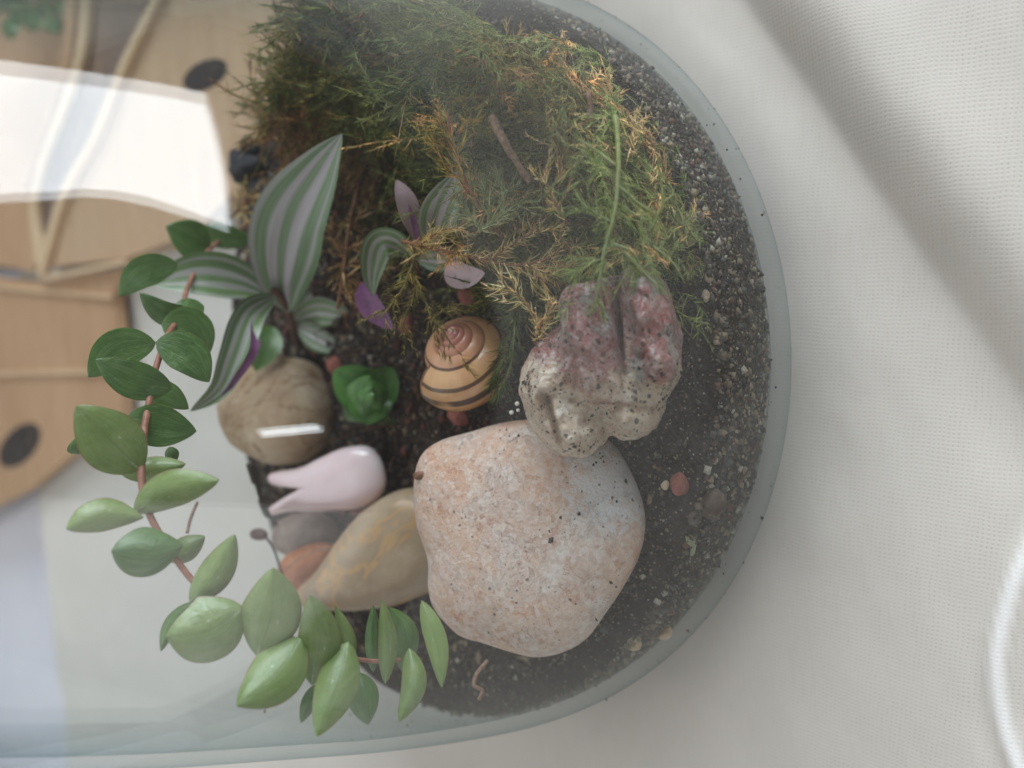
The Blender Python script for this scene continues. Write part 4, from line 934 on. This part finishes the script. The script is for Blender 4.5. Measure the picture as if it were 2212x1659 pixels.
sprig('pale green long-stemmed moss sprig hanging down over the lumpy rock',
      [[(1330, 250, 15.3), (1336, 330, 15.0), (1334, 400, 14.9), (1326, 470, 14.8), (1308, 530, 14.8), (1296, 600, 14.7), (1283, 672, 14.8)], [(1334, 400, 14.9), (1380, 440, 14.9), (1420, 470, 15.0), (1445, 520, 15.1)], [(1310, 525, 14.9), (1360, 540, 14.9), (1385, 580, 15), (1390, 612, 15)], [(1300, 560, 14.8), (1260, 575, 14.9), (1225, 600, 15)],
       [(1333, 360, 15), (1280, 320, 15.2), (1250, 300, 15.4)], [(1320, 480, 14.9), (1270, 450, 15.1), (1245, 420, 15.3)], [(1350, 545, 14.9), (1410, 610, 15), (1420, 632, 15)]],
      .055, MG, [(None, 44, .32, .015, LIME, 52, False), (0, 60, .44, .016, LIME+GREEN, 58, True)], gain=1.7)
sprig('bright green moss sprig nearest the jar wall above the pale beige pebble',
      [[(1405, 500, 15.2), (1430, 440, 15.1), (1425, 380, 15.0), (1420, 338, 14.9)], [(1430, 440, 15.1), (1462, 420, 15.1), (1482, 470, 15.1)], [(1410, 530, 15.1), (1455, 570, 15.0), (1480, 612, 15.0)], [(1380, 470, 15.2), (1340, 440, 15.3)]],
      .035, MG, [(None, 60, .30, .015, LIME+GREEN, 45, False)], gain=1.6)
sprig('olive moss twig with a pale yellow tip dangling over the snail shell',
      [[(905, 528, 19.0), (892, 570, 18.8), (872, 620, 18.6), (848, 655, 18.5), (822, 686, 18.4)], [(890, 580, 18.8), (915, 640, 18.7), (935, 690, 18.6), (958, 735, 18.6), (968, 742, 18.6)], [(935, 685, 18.6), (985, 755, 18.5), (1012, 775, 18.5)], [(905, 610, 18.7), (870, 700, 18.7), (868, 725, 18.7)], [(935, 690, 18.6), (962, 668, 18.6), (978, 655, 18.6)]],
      .045, MO, [(0, 90, .30, .015, OLIVE+[rgb(176, 158, 92)], 55, False), (1, 45, .24, .014, OLIVE, 50, False), (2, 34, .16, .013, OLIVE, 45, False), (3, 60, .24, .014, OLIVE, 50, False), (4, 22, .14, .013, OLIVE, 45, False)])
sprig('dry brown fern-like frond behind the large striped leaf',
      [[(800, 330, 22.2), (776, 400, 21.8), (756, 480, 21.4), (745, 560, 21.2), (738, 610, 21.2), (728, 668, 21.2)], [(752, 500, 21.4), (790, 455, 21.5), (835, 440, 21.6), (875, 415, 21.8)], [(748, 540, 21.3), (800, 520, 21.3), (850, 525, 21.4)], [(745, 575, 21.3), (790, 562, 21.3), (822, 590, 21.3)], [(742, 600, 21.2), (775, 615, 21.2), (792, 645, 21.3)], [(768, 440, 21.7), (810, 400, 21.8), (830, 350, 22)], [(745, 560, 21.3), (722, 520, 21.4), (716, 470, 21.5)], [(738, 630, 21.2), (765, 640, 21.2), (780, 665, 21.3)]],
      .075, MB, [(None, 42, .38, .026, BROWN+TAN[:1], 52, False)], gain=1.15)
sprig('tan tufted moss tip standing by the upper left of the lumpy rock',
      [[(1158, 742, 16.4), (1168, 705, 16.1), (1185, 670, 15.9), (1194, 645, 15.8)], [(1165, 715, 16.2), (1140, 660, 16.2), (1110, 630, 16.3), (1075, 610, 16.4)]],
      .05, MB, [(0, 170, .17, .022, TAN+[rgb(206, 188, 156)], 40, False), (1, 60, .20, .016, OLIVE+TAN, 45, False)])
sprig('narrow tan moss sprig between the bare twig and the green sprig',
      [[(1225, 480, 16.0), (1200, 440, 15.8), (1182, 400, 15.7), (1178, 362, 15.6)], [(1200, 400, 15.8), (1220, 350, 15.8), (1205, 300, 15.8)], [(1215, 345, 15.8), (1180, 260, 15.8), (1148, 212, 15.8)]],
      .035, MB, [(0, 60, .18, .017, TAN, 30, False), (1, 110, .34, .015, BROWN+OLIVE, 35, False), (2, 46, .26, .015, GREEN+OLIVE, 28, False)])
sprig('pale greyish green moss sprig under the bare twig',
      [[(1035, 500, 16.8), (1080, 470, 16.6), (1120, 440, 16.5), (1165, 435, 16.5)], [(1060, 480, 16.7), (1055, 420, 16.6), (1020, 395, 16.6), (1000, 385, 16.6)], [(1090, 465, 16.6), (1085, 410, 16.6), (1075, 370, 16.6)], [(1040, 500, 16.8), (1010, 460, 16.9), (985, 420, 17)]],
      .035, MG, [(None, 85, .30, .015, [rgb(132, 138, 96), rgb(112, 122, 76), rgb(150, 150, 108)], 48, False)])
sprig('dark green moss sprig running down the right side of the snail shell',
      [[(1120, 590, 17.8), (1115, 660, 17.8), (1110, 740, 17.9), (1100, 800, 18.0), (1065, 868, 18.2)], [(1115, 650, 17.8), (1075, 640, 18)], [(1108, 740, 17.9), (1080, 790, 18.1), (1060, 830, 18.2)]],
      .03, MG, [(None, 90, .34, .017, [rgb(70, 84, 38), rgb(88, 98, 46), rgb(58, 66, 34)], 50, False)])
sprig('loose green moss strand over the charcoal lumps at the back',
      [[(640, 330, 25.0), (600, 270, 24.8), (560, 235, 24.6), (515, 222, 24.4)], [(600, 270, 24.8), (600, 215, 24.6), (575, 190, 24.4)]],
      .035, MG, [(None, 60, .34, .022, GREEN, 45, False)])
sprig('dry tan moss curl hanging out at the very top of the picture',
      [[(700, 110, 22.4), (650, 90, 22.0), (610, 50, 21.8), (590, 0, 21.6), (600, -60, 21.6)], [(640, 85, 22.0), (630, 30, 21.8), (680, -20, 21.6)], [(700, 110, 22.4), (690, 180, 22.6), (680, 250, 22.8)], [(620, 60, 22), (660, 20, 21.8), (720, 10, 21.6)]],
      .05, MB, [(None, 90, .34, .024, TAN+BROWN, 45, False)])
sprig('pale dry moss strand in front of the cloth left of the large striped leaf',
      [[(500, 470, 25.2), (540, 430, 25.0), (560, 400, 25), (600, 385, 25)], [(520, 450, 25), (545, 500, 25), (548, 545, 25)], [(500, 470, 25.2), (450, 510, 25), (400, 540, 24.8)]],
      .05, MB, [(None, 40, .26, .03, TAN, 50, False)])
for pts_, r_, lab in [([(1060, 250, 15.9), (1092, 312, 15.9), (1120, 355, 16.0), (1145, 392, 16.2)], [.085]*6+[.075]*5+[.07]*5, 'bare straight brown twig slanting above the moss'),
                      ([(1272, 200, 15.9), (1274, 240, 15.9), (1268, 275, 15.9)], .06, 'short bare twig stub upright near the top of the moss')]:
    v, f = tube(crom(np.array([P(*q) for q in pts_]), 5), np.asarray(r_) if isinstance(r_, float) else np.asarray(r_)[:len(crom(np.array(pts_, float), 5))], 9)
    v = [q+.03*np.array([nz(q, 3.5, 1), nz(q, 3.5, 5), nz(q, 3.5, 9)]) for q in v]; tag(mesh_obj('twig', v, f, M['twig']), lab, 'twig')

# ================================================================= THE WINDOW TO THE RIGHT (seen as the bright reflection in the jar)
wm = NT('daylit_pane'); wm.n.remove(wm.b); em_ = wm.add('ShaderNodeEmission'); wn = wm.noise(wm.coord(1.6), 1.0, 2)
wm.l.new(wm.mix(wn, (.80, .90, 1.0), (.95, .98, 1.0)), em_.inputs[0]); em_.inputs[1].default_value = 9.5; wm.l.new(em_.outputs[0], wm.out.inputs[0])
_a = math.radians(115); WN = np.array([math.sin(_a), math.cos(_a), 0]); WT = np.array([math.cos(_a), -math.sin(_a), 0])
wpoly = [(-24, 14), (99, 41), (80, 46.5), (64, 52), (53, 57.5), (47, 65), (46, 74), (41, 88), (38, 125), (-165, 125), (-165, 74), (-92, 42)]
def wpt(s_, z_, d_=170): return WN*d_+WT*s_+np.array([0, 0, z_])
wo = empty('window', wpt(-24, 14, 173)); tag(wo, 'bright daylit window, seen only as the blue-white reflection in the jar', 'window')
nw = len(wpoly)
wv = [wpt(a, b) for a, b in wpoly]+[wpt(a, b, 171) for a, b in wpoly]
mesh_obj('pane', wv, [tuple(range(nw)), tuple(reversed(range(nw, 2*nw)))]+[(i, i+nw, (i+1) % nw+nw, (i+1) % nw) for i in range(nw)], wm.m, parent=wo, smooth=False)
for q in range(nw):
    a, b = wpt(*wpoly[q], 171.5), wpt(*wpoly[(q+1) % nw], 171.5); v, f = tube([a, b], 1.6, 8); mesh_obj('frame', v, f, M['floor'], parent=wo)

# ================================================================= BEHIND THE JAR
def slab(name, poly, z0, z1, mat, parent):
    top = [atz(u, v, z1) for u, v in poly]; nn = len(top); bot = [np.array([q[0], q[1], z0]) for q in top]
    f = [tuple(range(nn)), tuple(reversed(range(nn, 2*nn)))]+[(i, i+nn, (i+1) % nn+nn, (i+1) % nn) for i in range(nn)]
    return mesh_obj(name, top+bot, f, mat, parent=parent, smooth=False)
tr = empty('wooden_stool', (16, 38, -74)); tag(tr, 'tan wooden stool with pale edges and dark oval grip holes behind the jar', 'stool')
for lx, ly in ((14, 28), (34, 30), (16, 66), (38, 64)):
    v, f = tube([(lx, ly, -73.9), (lx, ly, -30), (lx, ly, .45)], 1.6, 10); mesh_obj('leg', v, f, M['woodD'], parent=tr)
slab('board', [(660, -60), (345, -30), (306, 60), (268, 140), (205, 300), (138, 420), (92, 578), (265, 560), (420, 500), (520, 400), (600, 250), (640, 100)], .45, 1.2, M['woodA'], tr)
slab('board', [(-260, 560), (80, 612), (262, 582), (244, 640), (262, 800), (262, 900), (180, 960), (60, 1060), (-20, 1100), (-260, 1180)], .45, 1.1, M['woodB'], tr)
slab('board', [(335, -60), (296, 60), (258, 140), (195, 300), (132, 420), (84, 560), (62, 420), (120, 300), (172, 140), (196, -60)], .45, .9, M['woodD'], tr)
slab('board', [(164, -60), (150, 140), (60, 400), (74, 585), (-260, 540), (-260, -60)], .45, 1.0, M['woodB'], tr)
def rim(pts_, wd, z0, z1):
    pts_ = crom(np.array(pts_, float), 6); T = np.gradient(pts_, axis=0); N_ = np.stack([-T[:, 1], T[:, 0]], -1); N_ /= np.linalg.norm(N_, axis=1)[:, None]
    slab('rim', np.vstack([pts_-N_*wd, (pts_+N_*wd)[::-1]]).tolist(), z0, z1, M['rim'], tr)
rim([(352, -40), (305, 55), (264, 140), (200, 300), (134, 420), (84, 592)], 7, 1.22, 1.6)
rim([(84, 600), (150, 590), (265, 566)], 5, 1.22, 1.5); rim([(186, -40), (165, 140), (75, 400), (82, 570)], 7, 1.03, 1.4)
rim([(-100, 612), (60, 626), (240, 642)], 3, 1.12, 1.3); rim([(-100, 812), (60, 806), (258, 802)], 4, 1.12, 1.3)
slab('grip_hole_insert', ell(443, 162, 52, 30, -28, 20), 1.203, 1.215, M['hole'], tr); slab('grip_hole_insert', ell(42, 962, 58, 34, -48, 20), 1.103, 1.115, M['hole'], tr)  # flat dark inserts, no openings cut; the holes' shade is in their colour
# dark green houseplant beyond the tray
hp = empty('leafy_plant', atz(40, -20, 0)); tag(hp, 'dark green leafy plant out of focus beyond the wooden stool', 'houseplant')
for k_ in range(46):
    u0, v0 = RG.uniform(-60, 140), RG.uniform(-60, 62); a = RG.uniform(0, 6.28); l_ = RG.uniform(40, 80)
    leaf('leaf', [(u0, v0, 47), (u0+l_*.5*math.cos(a), v0+l_*.4*math.sin(a), 46.6), (u0+l_*math.cos(a), v0+l_*.6*math.sin(a), 47)], 34, [M['succ_dark'], M['succ_dark']], parent=hp, na=8, nc=5)
v, f = tube(crom(np.array([atz(10, -60, 0), atz(10, -60, 2), P(40, -40, 47)]), 5), .4); mesh_obj('stem', v, f, M['dstem'], parent=hp)

for o in D.objects:
    if '_o' in o: del o['_o']
